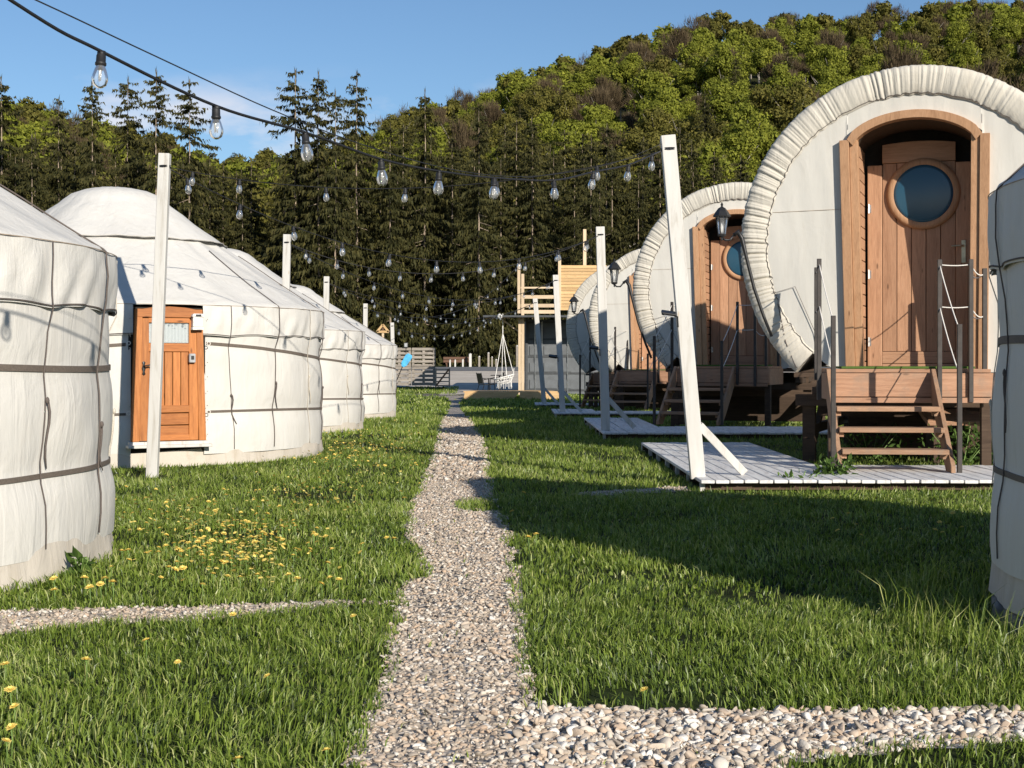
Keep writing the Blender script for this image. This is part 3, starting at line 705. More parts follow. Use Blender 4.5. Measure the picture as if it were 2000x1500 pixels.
    def archstrip(nm, wi, wo, zi, zo, ti, to, ya, yb, mat):
        n_ = 24; v = []
        for i in range(n_ + 1):
            q = -1 + 2 * i / n_
            for w_, zs_, zt, y_ in ((wi, zi, ti, ya), (wo, zo, to, ya), (wo, zo, to, yb), (wi, zi, ti, yb)):
                x_ = q * w_; z_ = arch(x_, w_, zs_, zt) if abs(q) < 1 else zs_; v.append((x_, y_ + lean(z_), z_))
        f = [(4 * i + a, 4 * i + (a + 1) % 4, 4 * i + 4 + (a + 1) % 4, 4 * i + 4 + a) for i in range(n_) for a in range(4)] + [(3, 2, 1, 0), (4 * n_, 4 * n_ + 1, 4 * n_ + 2, 4 * n_ + 3)]
        MB().add(v, f).build(nm, mat, t, bevel=.004)
    archstrip('arch', .60, .66, 3.30, 3.365, 3.55, 3.63, -.058, .09, M['wag_frame'])
    # doorway lining: boards left and right, plus ceiling boards
    YL = .38
    nb_ = 20
    for s in (-1, 1):
        for i in range(nb_):
            za = ZF + (3.34 - ZF) * i / nb_; zb = za + (3.34 - ZF) / nb_ - .012; xa = s * (.555 + .02 * i / nb_ - .012)
            ya = .09 + lean(za); 
            if YL + .03 - ya < .02: continue
            MB().add([(xa, ya, za), (xa, YL + .05, za), (xa, YL + .05, zb), (xa, .09 + lean(zb), zb), (xa + s * .02, ya, za), (xa + s * .02, YL + .05, za), (xa + s * .02, YL + .05, zb), (xa + s * .02, .09 + lean(zb), zb)],
                     [(0, 1, 2, 3), (7, 6, 5, 4), (0, 4, 5, 1), (2, 6, 7, 3), (3, 7, 4, 0)]).build('lining_board', M['wag_wood_h'], t)
    n_ = 16
    MB().grid(lambda q, y: Vector((q * .60, y + (lean(3.5) if y < .2 else 0), arch(q * .6, .601, 3.30, 3.55))), [-1 + 2 * i / n_ for i in range(n_ + 1)], [.09, .48]).build('soffit', M['dark_wood'], t)  # dark wood here paints in the shade under the arch
    MB().box((0, .50, 2.4), (1.5, .02, 2.9)).build('back_panel', M['dark_void'], t)
    # door leaf
    d = empty('door', (0, YL, 0), parent=t)
    w_ = .525
    MB().box((-w_ + .075, 0, (ZF + 3.12) / 2 + .06), (.15, .05, 3.12 - ZF)).box((w_ - .075, 0, (ZF + 3.12) / 2 + .06), (.15, .05, 3.12 - ZF)).build('stile', M['wag_wood'], d, bevel=.006)
    def prail(nm, z_lo, z_hi, top=None):
        xs_ = [-w_ + .152 + (2 * w_ - .304) * i / 12 for i in range(13)]
        ol = [(x, z_lo) for x in xs_] + [(x, (z_hi if top is None else top(x))) for x in xs_[::-1]]
        MB().prism(ol, -.024, .024).build(nm, M['wag_wood_h'], d, bevel=.004)
    prail('bottom_rail', ZF + .09, ZF + .215); prail('kick_board', ZF + .005, ZF + .085)
    prail('top_rail', 3.20, 3.30, lambda x: 3.42 - .2 * x * x)
    for i in range(5):
        wb_ = (2 * w_ - .304) / 5; x_ = -w_ + .152 + wb_ * (i + .5)
        MB().box((x_, .008, (ZF + .22 + 3.195) / 2), (wb_ - .007, .022, 3.195 - ZF - .22)).build('board', M['wag_wood'], d, bevel=.003)
    Rx = Matrix.Rotation(R(90), 3, 'X')
    MB().lathe([(.29, .0), (.375, .0), (.375, .035), (.345, .05), (.305, .05), (.29, .03), (.29, .0)], 48, (.05, .0, 2.86), Rx).build('window_ring', M['wag_frame'], d, True)
    MB().lathe([(.0, .058), (.27, .056), (.318, .045), (.318, .02), (0, .02)], 48, (.05, .0, 2.86), Rx).build('round_window', M['sky_paint_glass'], d, True)
    for z_ in (1.30, 2.02, 2.72):
        MB().tube([(-w_ + .012, -.035, z_ - .05), (-w_ + .012, -.035, z_ + .05)], .010, 8).box((-w_ + .02, -.027, z_), (.035, .004, .085)).build('hinge', M['steel'], d)
    hd = MB(); hd.box((w_ - .07, -.030, 2.24), (.045, .010, .24)); hd.tube([(w_ - .07, -.03, 2.30), (w_ - .07, -.075, 2.30), (w_ - .10, -.08, 2.30), (w_ - .19, -.08, 2.295)], .009, 7); hd.build('handle', M['brass'], d, bevel=.003)
    # floor and underframe
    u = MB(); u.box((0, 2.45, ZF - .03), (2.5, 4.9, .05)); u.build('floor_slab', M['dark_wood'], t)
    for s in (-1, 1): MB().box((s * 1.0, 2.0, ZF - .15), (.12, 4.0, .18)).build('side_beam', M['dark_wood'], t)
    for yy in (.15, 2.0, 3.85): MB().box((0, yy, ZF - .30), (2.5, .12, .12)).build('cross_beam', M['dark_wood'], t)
    for yy, zz, hh in ((.75, .70, .42), (2.9, .62, .50)): MB().box((0, yy, zz), (2.2, .04, hh)).build('shade_panel', M['dark_wood'], t)  # dark panels added to deepen the shade under the wagon
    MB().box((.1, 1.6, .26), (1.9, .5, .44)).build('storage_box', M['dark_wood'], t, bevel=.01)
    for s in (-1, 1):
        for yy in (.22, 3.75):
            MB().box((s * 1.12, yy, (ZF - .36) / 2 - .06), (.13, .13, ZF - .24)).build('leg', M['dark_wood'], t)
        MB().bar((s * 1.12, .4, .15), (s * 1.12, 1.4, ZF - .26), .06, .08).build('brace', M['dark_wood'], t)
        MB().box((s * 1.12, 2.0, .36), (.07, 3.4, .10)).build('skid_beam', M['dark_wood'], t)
    return t
def rails(t, posts, ropes):
    for p in posts: MB().box(((p[0]), p[1], (p[2] + p[3]) / 2), (.042, .042, p[3] - p[2])).build('rail_post', M['dark_post'], t, bevel=.004)
    for a, b_, sg in ropes:
        a, b_ = Vector(a), Vector(b_); pts = [a.lerp(b_, i / 12) - Vector((0, 0, sg * 4 * (i / 12) * (1 - i / 12))) for i in range(13)]
        MB().tube(pts, .006, 5).build('rope', M['rope_white'], t, True)
def build_stairs(label):
    t = empty('wooden_steps', label=label, cat='steps', group='wooden steps of the wagons')
    # local frame shared with the wagon: deck in front (-y)
    DT = 1.02
    nb_ = 7
    for i in range(nb_): MB().box((0, -.12 - .135 * i, DT - .02), (1.50, .125, .035)).build('deck_board', M['deck_wood'], t, bevel=.004)
    MB().box((0, -1.02, DT - .155), (1.54, .035, .225)).build('fascia', M['deck_wood'], t, bevel=.004)
    MB().box((0, -1.045, DT - .30), (1.50, .03, .05)).build('fascia_rail', M['deck_wood'], t, bevel=.003)
    for s in (-1, 1): MB().box((s * .75, -.52, DT - .17), (.04, .92, .26)).build('deck_side', M['deck_wood'], t, bevel=.004)
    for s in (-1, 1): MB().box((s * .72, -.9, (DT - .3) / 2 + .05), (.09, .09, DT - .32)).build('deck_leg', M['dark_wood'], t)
    MB().box((-.02, -.55, DT + .012), (1.25, .86, .02)).build('door_mat', M['mat_green'], t)
    xl, xr = -.78, .20
    for x_ in (xl, xr):
        v = []
        for xx_ in (x_ - .02, x_ + .02):
            v += [(xx_, -1.07, DT + .0), (xx_, -1.07, DT - .30), (xx_, -1.78, .10), (xx_, -2.02, .10), (xx_, -2.02, .16)]
        MB().add(v, [(0, 1, 2, 3, 4), (9, 8, 7, 6, 5), (0, 5, 6, 1), (1, 6, 7, 2), (2, 7, 8, 3), (3, 8, 9, 4), (4, 9, 5, 0)]).build('stringer', M['stair_wood_z'], t, bevel=.004)
    for i in range(3):
        z_ = .28 + .185 * i; y_ = -1.84 + .205 * i
        MB().box(((xl + xr) / 2, y_, z_), (xr - xl - .045, .24, .045)).build('tread', M['stair_wood'], t, bevel=.005)
        for x_ in (xl + .045, xr - .045): MB().box((x_, y_ + .02, z_ - .045), (.045, .16, .04)).build('cleat', M['stair_wood'], t)
    P_ = [(-.86, -1.0, .72, 2.08), (-.80, -.18, .9, 2.05), (xr + .06, -1.06, .72, 2.06), (.55, -1.06, .70, 2.06), (.70, -.95, .70, 1.98), (.72, -.2, .9, 2.02), (xl - .06, -1.98, .10, 1.50), (xr + .06, -1.98, .10, 1.42)]
    rp = []
    for h_ in (-.05, -.45):
        q = lambda i: (P_[i][0], P_[i][1], P_[i][3] + h_)
        rp += [(q(0), q(1), .03), (q(0), q(6), .02), (q(2), q(7), .03), (q(2), q(3), .01), (q(3), q(4), .05), (q(4), q(5), .04)]
    rails(t, P_, rp)
    return t
WAG = [(4.17, 14.8, 0.0, -20, 'nearest covered wagon tent, with the round window in its wooden door'), (3.83, 24.2, 0.0, -16, 'second covered wagon, its door half hidden behind the nearest wagon'),
       (3.69, 35.6, -.13, -14, 'third covered wagon, behind the black lantern on the curved arm'), (3.29, 40, -.21, -12, 'farthest covered wagon, a thin canvas sliver beside the grey container')]
w1 = build_wagon(WAG[0][4]); s1 = build_stairs('wooden steps and deck with dark posts and white rope at the nearest wagon')
for k, (x, y, z, rz, lb) in enumerate(WAG):
    o = w1 if k == 0 else copy_tree(w1)
    o.location = (x, y, z); o.rotation_euler.z = R(rz); o['label'] = lb
    if k == 3: o.scale = (1, .55, 1)
    s_ = s1 if k == 0 else copy_tree(s1)
    s_.location = (x, y, z); s_.rotation_euler.z = R(rz if k == 0 else rz - 8)
    if k: s_['label'] = ['dark shaded steps leading up to the second wagon', 'shaded steps in front of the third wagon', 'shaded steps in front of the farthest wagon'][k - 1]
s1.rotation_euler.z = R(-6); s1.location = (3.92, 14.72, 0)

# lanterns on curved arms beside the wagons
def build_lantern(label):
    t = empty('wall_lantern', label=label, cat='lantern', group='black lanterns on curved arms')
    # origin at the foot of the arm
    pts = [(0, 0, 0), (-.10, 0, .25), (-.22, 0, .60), (-.32, 0, 1.0), (-.37, 0, 1.22), (-.42, 0, 1.30), (-.47, 0, 1.26)]
    MB().tube(pts, [.018, .020, .021, .022, .03, .035, .028], 8).build('arm', M['black'], t, True)
    MB().tube([(-.47, 0, 1.26), (-.52, 0, 1.20), (-.58, 0, 1.20), (-.62, 0, 1.23)], .013, 7).build('bracket', M['black'], t, True)
    c = (-.62, 0, 1.25)
    MB().lathe([(0, -.06), (.012, -.05), (.014, -.02), (.05, .0), (.055, .02), (.045, .025), (0, .03)], 6, c).build('lantern_base', M['black'], t)
    cg = MB()
    for k in range(6):
        a = TAU * k / 6; cg.bar((c[0] + .046 * math.cos(a), .046 * math.sin(a), c[2] + .02), (c[0] + .075 * math.cos(a), .075 * math.sin(a), c[2] + .24), .009, .009)
    cg.build('cage', M['black'], t)
    MB().lathe([(.042, .022), (.070, .238)], 6, c).build('lantern_glass', M['bulb_glass'], t)
    MB().lathe([(0, .03), (.02, .05), (.024, .11), (.012, .15), (0, .16)], 8, c).build('lantern_bulb', M['white_plastic'], t, True)
    MB().lathe([(.108, .235), (.112, .25), (.08, .30), (.045, .345), (.018, .36), (.012, .375), (.018, .39), (0, .425)], 6, c).build('lantern_cap', M['black'], t)
    return t
ln = build_lantern('black lantern in front of the second wagon door')
for k, (x, y, D, sc, lb) in enumerate(((1410, 453, 13.9, .78, 'black lantern in front of the second wagon door'), (1200, 548, 24.0, 1.0, 'black lantern on a curved arm before the third wagon'), (1121, 605, 35.0, 1.05, 'small black lantern before the farthest wagon'))):
    o = ln if k == 0 else copy_tree(ln)
    p = PX(x, y, D); o.scale = (sc,) * 3; o['label'] = lb
    o.rotation_euler.z = R(-2 if k else 0)
    o.location = (p.x + .62 * sc, D, p.z - 1.3 * sc)
# ------------------------------------------------------------------ platforms, posts
def platform(label, x0, x1, xa, y0, yb, y1, z, lastx):
    t = empty('boardwalk', (x0, y0, 0), label=label, cat='boardwalk', group='white painted plank platforms')
    bwid = .122; long_ = MB().box((0, (y1 - y0) / 2, 0), (bwid - .010, y1 - y0, .028)).mesh('plank', M['white_board'])
    short = MB().box((0, (yb - y0) / 2, 0), (bwid - .010, yb - y0, .028)).mesh('plank', M['white_board'])
    i = 0; x = x0 + bwid / 2
    while x < lastx:
        me = long_ if x < xa else short
        o = inst('plank', me, t, (x - x0, random.uniform(-.02, .01), z - .014 + random.uniform(-.003, .003)), (0, 0, random.uniform(-.002, .002)))
        b_ = o.modifiers.new('bevel', 'BEVEL'); b_.width = .004; b_.segments = 1
        x += bwid; i += 1
    for yy in np.linspace(.12, yb - y0 - .1, 3): MB().box(((lastx - x0) / 2, yy, z - .06), (lastx - x0 - .04, .06, .06)).build('joist', M['dark_wood'], t)
    for yy in np.linspace(yb - y0 + .4, y1 - y0 - .1, 3): MB().box(((xa - x0) / 2, yy, z - .06), (xa - x0 - .04, .06, .06)).build('joist', M['dark_wood'], t)
    for k in range(7): MB().box((.03, .1 + k * (y1 - y0 - .2) / 6, z - .075), (.04, .045, .11)).build('stub', M['white_wood'], t)
    return t
platform('white plank platform under the steps of the nearest wagon', 1.57, 0, 2.95, 11.95, 13.7, 17.6, .10, 6.2)
platform('white plank platform below the second wagon', 1.27, 0, 2.3, 20.1, 22.0, 25.5, .10, 5.2)
platform('white plank platform below the third wagon', .93, 0, 1.9, 31.2, 32.6, 34, -.02, 4.2)
platform('small white plank platform below the farthest wagon', .70, 0, 1.5, 42.8, 44, 45, -.17, 3.4)
def post(label, base, top, wd, brace=None, group='white string light posts', light=None):
    t = empty('wooden_post', base, label=label, cat='post', group=group)
    b0 = Vector(base); tp = Vector(top) - b0
    o = MB().bar((0, 0, -.02), tp, wd, wd * .8, up=(0, 1, 0)).build('shaft', M['white_wood'], t, bevel=.006)
    if brace:
        MB().bar(tp * brace[0] + Vector((wd * .4, 0, 0)), (brace[1], brace[2], .02), wd * .55, wd * .42, up=(0, 1, 0)).build('brace', M['white_wood'], t, bevel=.004)
    # wrapped wire near the top
    MB().tube([tp * .955 + Vector((wd * .56 * math.cos(a), wd * .52 * math.sin(a), .012 * a / TAU)) for a in [TAU * 2 * i / 24 for i in range(25)]], .004, 4, False).build('wire_wrap', M['black_rubber'], t)
    return t
def gp3(x, y, D): return PX(x, y, D)
RP = []; LP = []
for (bx, by, tx, ty, D, wd, lb) in ((1363, 930, 1304, 265, 12.36, .125, 'tall leaning white post at the platform of the nearest wagon'), (1183, 838, 1172, 443, 20.7, .125, 'second white post on the right, at the platform of the second wagon'),
                                   (1099, 806, 1085, 537, 31.9, .125, 'third white post on the right, beside the grey container'), (1063, 790, 1045, 583, 43.5, .14, 'farthest and shortest looking white post on the right')):
    b_ = PX(bx, by, D); t_ = PX(tx, ty, D); post(lb, b_, t_, wd, (.15, .42, .12)); RP.append(t_)
for (bx, tx, ty, D, z0, wd, lb) in ((297, 322, 300, 13.5, 0, .105, 'tall pale post in front of the orange yurt door'), (552, 561, 458, 20.6, 0, .105, 'pale post top rising behind the roof of the orange door yurt'),
                                   (634, 638, 540, 27.7, -.08, .105, 'pale post top behind the third yurt'), (712, 714, 593, 35, -.18, .105, 'pale post top behind the farthest yurt roof'), (770, 766, 630, 34.2, -.16, .085, 'thin white pole at the right end of the yurt row')):
    b_ = Vector(((bx - 1000) * D / F, D, z0)); t_ = PX(tx, ty, D); post(lb, b_, t_, wd); LP.append(t_)
L0 = Vector((-2.45, 2.05, 2.85))
post('pale post outside the left edge holding the nearest light string', (-2.5, 2.05, 0), L0 + Vector((0, 0, .05)), .105)

# ------------------------------------------------------------------ string lights
def bulb_meshes():
    g = MB().lathe([(.010, .0), (.012, -.012), (.020, -.030), (.0265, -.052), (.0275, -.068), (.022, -.085), (.010, -.094), (0, -.096)], 14).mesh('bulb', M['bulb_glass'], True)
    s = MB(); s.lathe([(0, .030), (.010, .028), (.016, .020), (.0165, -.004), (.019, -.006), (.019, -.014), (.0155, -.016), (.0155, -.024), (.012, -.03), (0, -.03)], 12)
    s.box((0, 0, .026), (.026, .018, .018)); sm = s.mesh('socket', M['black_rubber'], True)
    f = MB(); f.tube([(0, 0, -.02), (.003, 0, -.04), (0, .003, -.066)], [.006, .0045, .003], 5); f.tube([(-.008, 0, -.035), (-.005, 0, -.07), (.006, 0, -.07), (.009, 0, -.035)], .0018, 4)
    return g, sm, f.mesh('filament', M['filament'], True)
BG, BS, BF = bulb_meshes()
def light_string(label, pts, bulbs, rad=.005, wind=.12, bs=1.0):
    """pts: polyline of the cable; bulbs: parameters 0..1 along x (fraction of point list)"""
    o0 = Vector(pts[0]); t = empty('light_string', o0, label=label, cat='string lights', group='festoon light strings over the path')
    loc = [Vector(p) - o0 for p in pts]
    MB().tube(loc, rad, 5).build('cable', M['black_rubber'], t, True)
    n_ = len(loc) - 1
    for i, u in enumerate(bulbs):
        k = min(int(u * n_), n_ - 1); p = loc[k].lerp(loc[k + 1], u * n_ - k)
        rt = (random.uniform(-wind, wind), random.uniform(-wind, wind), random.uniform(0, 6))
        b_ = inst('bulb', BG, t, p - Vector((0, 0, .034 * bs)), rt, (bs,) * 3)
        inst('socket', BS, b_, (0, 0, 0)); inst('filament', BF, b_)
    return t
def cat(a, b_, sag, n_=40): return [a.lerp(b_, i / n_) - Vector((0, 0, sag * 4 * (i / n_) * (1 - i / n_))) for i in range(n_ + 1)]
# nearest string measured point by point
meas = [(20, 0), (197, 100), (422, 207), (597, 259), (745, 311), (857, 334), (965, 347), (1082, 352), (1158, 336), (1227, 322), (1273, 303)]
def sp(x, y):
    D = 3.19 / (.366 - (x - 1000) / F); return PX(x, y, D)
mp_ = [L0, Vector((-2.05, 3.15, 2.52))] + [sp(*q) for q in meas] + [RP[0] + Vector((-.05, 0, -.13))]
def smooth_poly(ps, k=8):
    outp = []
    for i in range(len(ps) - 1):
        p0, p1, p2, p3 = ps[max(i - 1, 0)], ps[i], ps[i + 1], ps[min(i + 2, len(ps) - 1)]
        for j in range(k):
            s = j / k; outp.append(.5 * ((2 * p1) + (p2 - p0) * s + (2 * p0 - 5 * p1 + 4 * p2 - p3) * s * s + (3 * p1 - p0 - 3 * p2 + p3) * s ** 3))
    return outp + [ps[-1]]
sm_ = smooth_poly(mp_, 8); nseg = len(mp_) - 1
light_string('nearest light string, entering at the top left corner with the largest bulbs', sm_, [1 / nseg * (q + .0) for q in (1, 3, 4, 5, 6, 7, 8, 9, 10, 11, 12)], .0062)
# support wire
wp = [L0 + Vector((0, 0, .02))] + [sp(x, y) for x, y in ((-900, -390), (-300, -165), (70, 0), (300, 108), (530, 214), (710, 283), (864, 327), (985, 344), (1085, 340), (1199, 318))] + [RP[0] + Vector((-.05, 0, -.07))]
tag(MB().tube(smooth_poly(wp, 6), .0026, 4).build('support_wire', M['black_rubber']), 'thin dark wire running above the nearest light string', 'wire')
dn = Vector((0, 0, -.12))
light_string('light string from the post at the orange door to the leaning right post', cat(LP[0] + dn, RP[0] + dn, .27), [.06, .16, .34, .50, .68, .87], .0045)
light_string('light string slanting from the orange door post to the second right post', cat(LP[0] + dn, RP[1] + dn, .62), [.035, .12, .215, .31, .41, .52, .63, .74, .86, .95], .005, bs=1.15)
kinds = [(1, 1, .5, 10), (1, 2, .62, 11), (2, 2, .5, 9), (2, 3, .6, 10), (3, 3, .5, 10)]
for (a, b_, sg, nb_), lb in zip(kinds, ('light string between the second posts on both sides of the path', 'light string slanting to the third right post', 'light string between the third posts', 'light string slanting to the farthest right post', 'farthest light string, reaching the last right post')):
    light_string(lb, cat(LP[a] + dn, RP[b_] + dn, sg), [(i + .6) / nb_ for i in range(nb_)], .006, bs=.92 if a > 1 else 1.0)
CT = PX(1014, 515, 54); light_string('light string ending at the wooden tower', cat(LP[3] + dn, CT, .9), [(i + .6) / 12 for i in range(12)], .007, bs=1.1)
light_string('lowest far light string below the wooden tower', cat(LP[4] + dn, PX(976, 612, 53.5), .45), [(i + .5) / 12 for i in range(12)], .007, bs=1.1)

# flood lights on posts
for (x, y, D, sz, lb) in ((1306, 612, 12.3, .10, 'flat black solar flood light on the leaning post'), (1160, 679, 20.6, .11, 'black solar flood light on the second right post'), (1080, 696, 31.8, .15, 'small black flood light on the third right post')):
    t = empty('flood_light', PX(x, y, D), label=lb, cat='flood light', group='solar flood lights')
    MB().box((0, 0, 0), (sz * 1.25, sz * .9, sz * .28), (R(18), R(8), 0)).build('housing', M['black'], t, bevel=.008)
    MB().box((0, -.01, -sz * .16), (sz * .9, sz * .6, .01), (R(18), R(8), 0)).build('lens', M['grey_plastic'], t)
    MB().tube([(sz * .4, 0, -.01), (sz * .75, 0, -.03), (sz * .8, 0, -.12)], .008, 6).build('bracket', M['black'], t)

# ------------------------------------------------------------------ far end of the camp: container, tower, furniture
def box_thing(mb, name, mat, parent, **k): return mb.build(name, mat, parent, **k)
DC = 55.0
g0 = gz(DC)
c0 = PX(1027, 622, DC); c1 = PX(1165, 622, DC)
t = empty('shipping_container', (c0.x, DC, g0), label='grey metal container below the wooden tower', cat='container')
cw = 4.0; chh = c0.z - g0
MB().box((cw / 2, 3.0, chh / 2), (cw, 5.9, chh - .08)).build('body', M['container'], t)
cf = MB()
for k in range(5): cf.box((cw / 2, .03, .2 + k * (chh - .35) / 4), (cw, .05, .07))
cf.build('door_rib', M['container_dark'], t)
for x_ in (.35, .62, 1.3, 1.6, 2.3): MB().tube([(x_, .0, .12), (x_, .0, chh - .12)], .022, 6).build('lock_bar', M['steel'], t)
for k in range(4):
    for s in range(3): MB().box((.2 + .55 * s + .2, .02, .42 + k * (chh - .35) / 4), (.5, .02, .34)).build('door_panel', M['container'], t)
for x_ in (.03, cw - .03): MB().box((x_, .0, chh / 2), (.09, .09, chh)).build('corner_post', M['container_dark'], t)
MB().box((cw / 2 - .5, -.9, chh + .06), (cw + 2.2, 2.6, .07), (R(2), 0, 0)).build('awning', M['container_dark'], t)
MB().box((-1.05, -1.8, chh - .03), (.9, .1, .05)).build('awning_edge', M['pale_wood_x'], t)
MB().bar((-.15, -1.2, chh - .62), (-.95, -1.5, chh - .05), .05, .05).build('brace', M['pale_wood'], t)
t2 = empty('wooden_tower', (c0.x, DC - 1.6, g0), label='raw timber terrace frame with slatted screen on top of the container', cat='timber frame')
def up(px_, y0_, y1_, dy=0, wd=.11, mat='pale_wood', nm='upright'):
    D_ = DC - 1.6 + dy; a = PX(px_, y0_, D_); b_ = PX(px_, y1_, D_); MB().box((a.x - c0.x, dy, (a.z + b_.z) / 2 - g0), (wd, wd, abs(b_.z - a.z))).build(nm, M[mat], t2)
g53 = gz(DC - 1.6)
for px_, y0_, y1_ in ((1013.5, 508, 612), (1021, 535, 771), (1093, 508, 606)): up(px_, y0_, y1_)
up(1015, 620, 771, 0, .10)
up(1142, 448, 520, 1.0, .12)
for y_, th in ((562, .06), (580, .13), (597, .13), (609, .13)):
    a = PX(1017, y_, DC - 1.6); b_ = PX(1092, y_, DC - 1.6); MB().box(((a.x + b_.x) / 2 - c0.x, -.02 + .001 * y_ % .01, a.z - g0), (b_.x - a.x, .05, th)).build('rail', M['pale_wood_x'], t2)
a = PX(1095, 518, DC - 1.6); b_ = PX(1185, 606, DC - 1.6); ns = 14
for k in range(ns): MB().box(((a.x + b_.x) / 2 - c0.x, random.uniform(-.015, .015), a.z - g0 - (k + .5) * (a.z - b_.z) / ns), (b_.x - a.x, .03, (a.z - b_.z) / ns - .012)).build('slat', M['screen_wood'], t2)
for px_ in (1100, 1140, 1180): 
    q = PX(px_, 562, DC - 1.6); MB().box((q.x - c0.x, .05, q.z - g0), (.06, .05, a.z - b_.z)).build('batten', M['screen_wood'], t2)
# flood lamp on awning edge
t = empty('awning_lamp', PX(976, 615, DC - 2.6), label='small white lamp at the tip of the container awning', cat='lamp'); MB().lathe([(.0, -.14), (.09, -.11), (.10, -.02), (.04, .03), (0, .05)], 10).build('shade', M['white_plastic'], t, True)
# timber platform
q = GP(905, 783, gz(48)); 
D_ = 50.2; gg = gz(D_)
t = empty('timber_platform', (PX(905, 700, D_).x, D_, gg), label='low new timber platform at the end of the gravel path', cat='platform')
for k in range(9): MB().box((1.65, .12 + k * .2, .27), (3.3 - .05 * abs(k), .19, .04)).build('plank', M['screen_wood'], t, bevel=.004)
MB().add([(0, 0, .0), (1.75, 0, .0), (1.95, 0, .25), (.05, 0, .25), (0, .05, 0), (1.75, .05, 0), (1.95, .05, .25), (.05, .05, .25)], [(0, 1, 2, 3), (7, 6, 5, 4), (0, 4, 5, 1), (1, 5, 6, 2), (2, 6, 7, 3), (3, 7, 4, 0)]).build('front_board', M['screen_wood'], t)
MB().box((2.75, .03, .13), (1.55, .05, .24)).build('front_board', M['screen_wood'], t)
# black metal armchairs
def chair(label, loc, rz):
    t = empty('garden_chair', loc, rz, label, 'chair', 'black garden chairs')
    for sx_ in (-1, 1):
        MB().tube([(sx_ * .27, -.26, 0), (sx_ * .24, -.24, .62), (sx_ * .25, .0, .66), (sx_ * .25, .24, .60)], .016, 6).build('leg', M['black'], t)
        MB().tube([(sx_ * .27, .30, 0), (sx_ * .23, .18, .42), (sx_ * .22, .30, .88)], .016, 6).build('leg', M['black'], t)
    MB().box((0, -.02, .43), (.46, .46, .025)).build('seat', M['black'], t, bevel=.006)
    MB().box((0, .26, .66), (.44, .02, .40), (R(-12), 0, 0)).build('backrest', M['black'], t, bevel=.006)
p = GP(948, 760, gz(54)); chair('black metal garden chair left of the white hanging chair', (PX(949, 700, 54).x, 54, gz(54)), R(115)); chair('black metal garden chair half behind the white hanging chair', (PX(968, 700, 55.2).x, 55.2, gz(55.2)), R(-80))
t = empty('garden_table', (PX(962, 700, 55).x + .25, 56.3, gz(56.3)), label='small dark round table behind the garden chairs', cat='table')
MB().lathe([(0, .70), (.35, .70), (.35, .73), (0, .73)], 18).build('top', M['black'], t); MB().tube([(0, 0, 0), (0, 0, .70)], .03, 8).build('stand', M['black'], t); MB().lathe([(0, 0), (.22, 0), (.22, .02), (0, .03)], 14).build('foot', M['black'], t)
# macrame hanging chair
hp = PX(985, 735, 53.5)
t = empty('hanging_chair', hp, label='white macrame hanging chair under the container awning', cat='hanging chair')
apex = Vector((PX(982, 652, 53.5).x - hp.x, 0, PX(982, 652, 53.5).z - hp.z))
ring = [(.36 * math.cos(a), .30 * math.sin(a), -.02 + .10 * math.cos(a)) for a in [TAU * i / 24 for i in range(25)]]
MB().tube(ring, .02, 6, False).build('hoop', M['white_cord'], t)
net = MB()
for i in range(16):
    a = TAU * i / 16; net.tube([ring[int(i * 24 / 16)], (.25 * math.cos(a), .2 * math.sin(a), -.2), (.1 * math.cos(a), .08 * math.sin(a), -.28)], .011, 4)
for rr, zz in ((.32, -.08), (.25, -.18), (.16, -.26)): net.tube([(rr * math.cos(q), rr * .8 * math.sin(q), zz + .05 * math.cos(q)) for q in [TAU * i / 20 for i in range(21)]], .011, 4, False)
net.tube([(.34, 0, .08), (.36, .05, .3), (.3, .1, .0)], .01, 4)
net.build('netting', M['white_cord'], t)
rp = MB()
for i in (1, 7, 13, 19): rp.tube([ring[i], apex], .014, 5)
rp.tube([apex, apex + Vector((0, 0, .75))], .018, 5); rp.build('hanging_rope', M['white_cord'], t)
fr = MB()
for i in range(26): 
    a = TAU * i / 26; fr.tube([(.27 * math.cos(a), .22 * math.sin(a), -.2), (.28 * math.cos(a), .23 * math.sin(a), -.42 - .05 * math.sin(i * 2))], .009, 4)
fr.build('fringe', M['white_cord'], t)

# pallet fence
DF = 60.0; fz = gz(DF) + .16
def PF(x, y, D=DF): return PX(x, y, D)
a = PF(756, 753); b_ = PF(851, 680)
t = empty('pallet_fence', (a.x, DF, a.z), label='weathered grey fence made of stacked pallets beyond the yurts', cat='fence')
W_ = b_.x - a.x; Hh = b_.z - a.z
for row in range(2):
    for cl_ in range(2):
        x0 = cl_ * W_ / 2; z0 = row * Hh / 2
        for k in range(5):
            sg = MB(); zz = z0 + .05 + k * (Hh / 2 - .10) / 4; sg.box((x0 + W_ / 4, random.uniform(-.01, .01), zz), (W_ / 2 - .03, .03, .085), (0, random.uniform(-.012, .012), 0)); sg.build('pallet_slat', M['grey_wood'], t)
            MB().box((x0 + W_ / 4, .13, zz + .03), (W_ / 2 - .05, .025, .08)).build('pallet_slat', M['grey_wood'], t)
        for k in range(3): MB().box((x0 + .07 + k * (W_ / 2 - .14) / 2, .065, z0 + Hh / 4), (.10, .09, Hh / 2 - .02)).build('pallet_block', M['grey_wood'], t)
a = PF(851, 755); b_ = PF(880, 719)
t = empty('pallet_gate', (a.x, DF - .5, a.z), label='low grey slatted gate with a diagonal brace beside the pallet fence', cat='gate')
W_ = b_.x - a.x; Hh = b_.z - a.z
for k in range(5): MB().box((W_ / 2, 0, .05 + k * (Hh - .1) / 4), (W_, .03, .05)).build('slat', M['grey_wood'], t)
for x_ in (.03, W_ - .03): MB().box((x_, .04, Hh / 2), (.06, .05, Hh)).build('stile', M['grey_wood'], t)
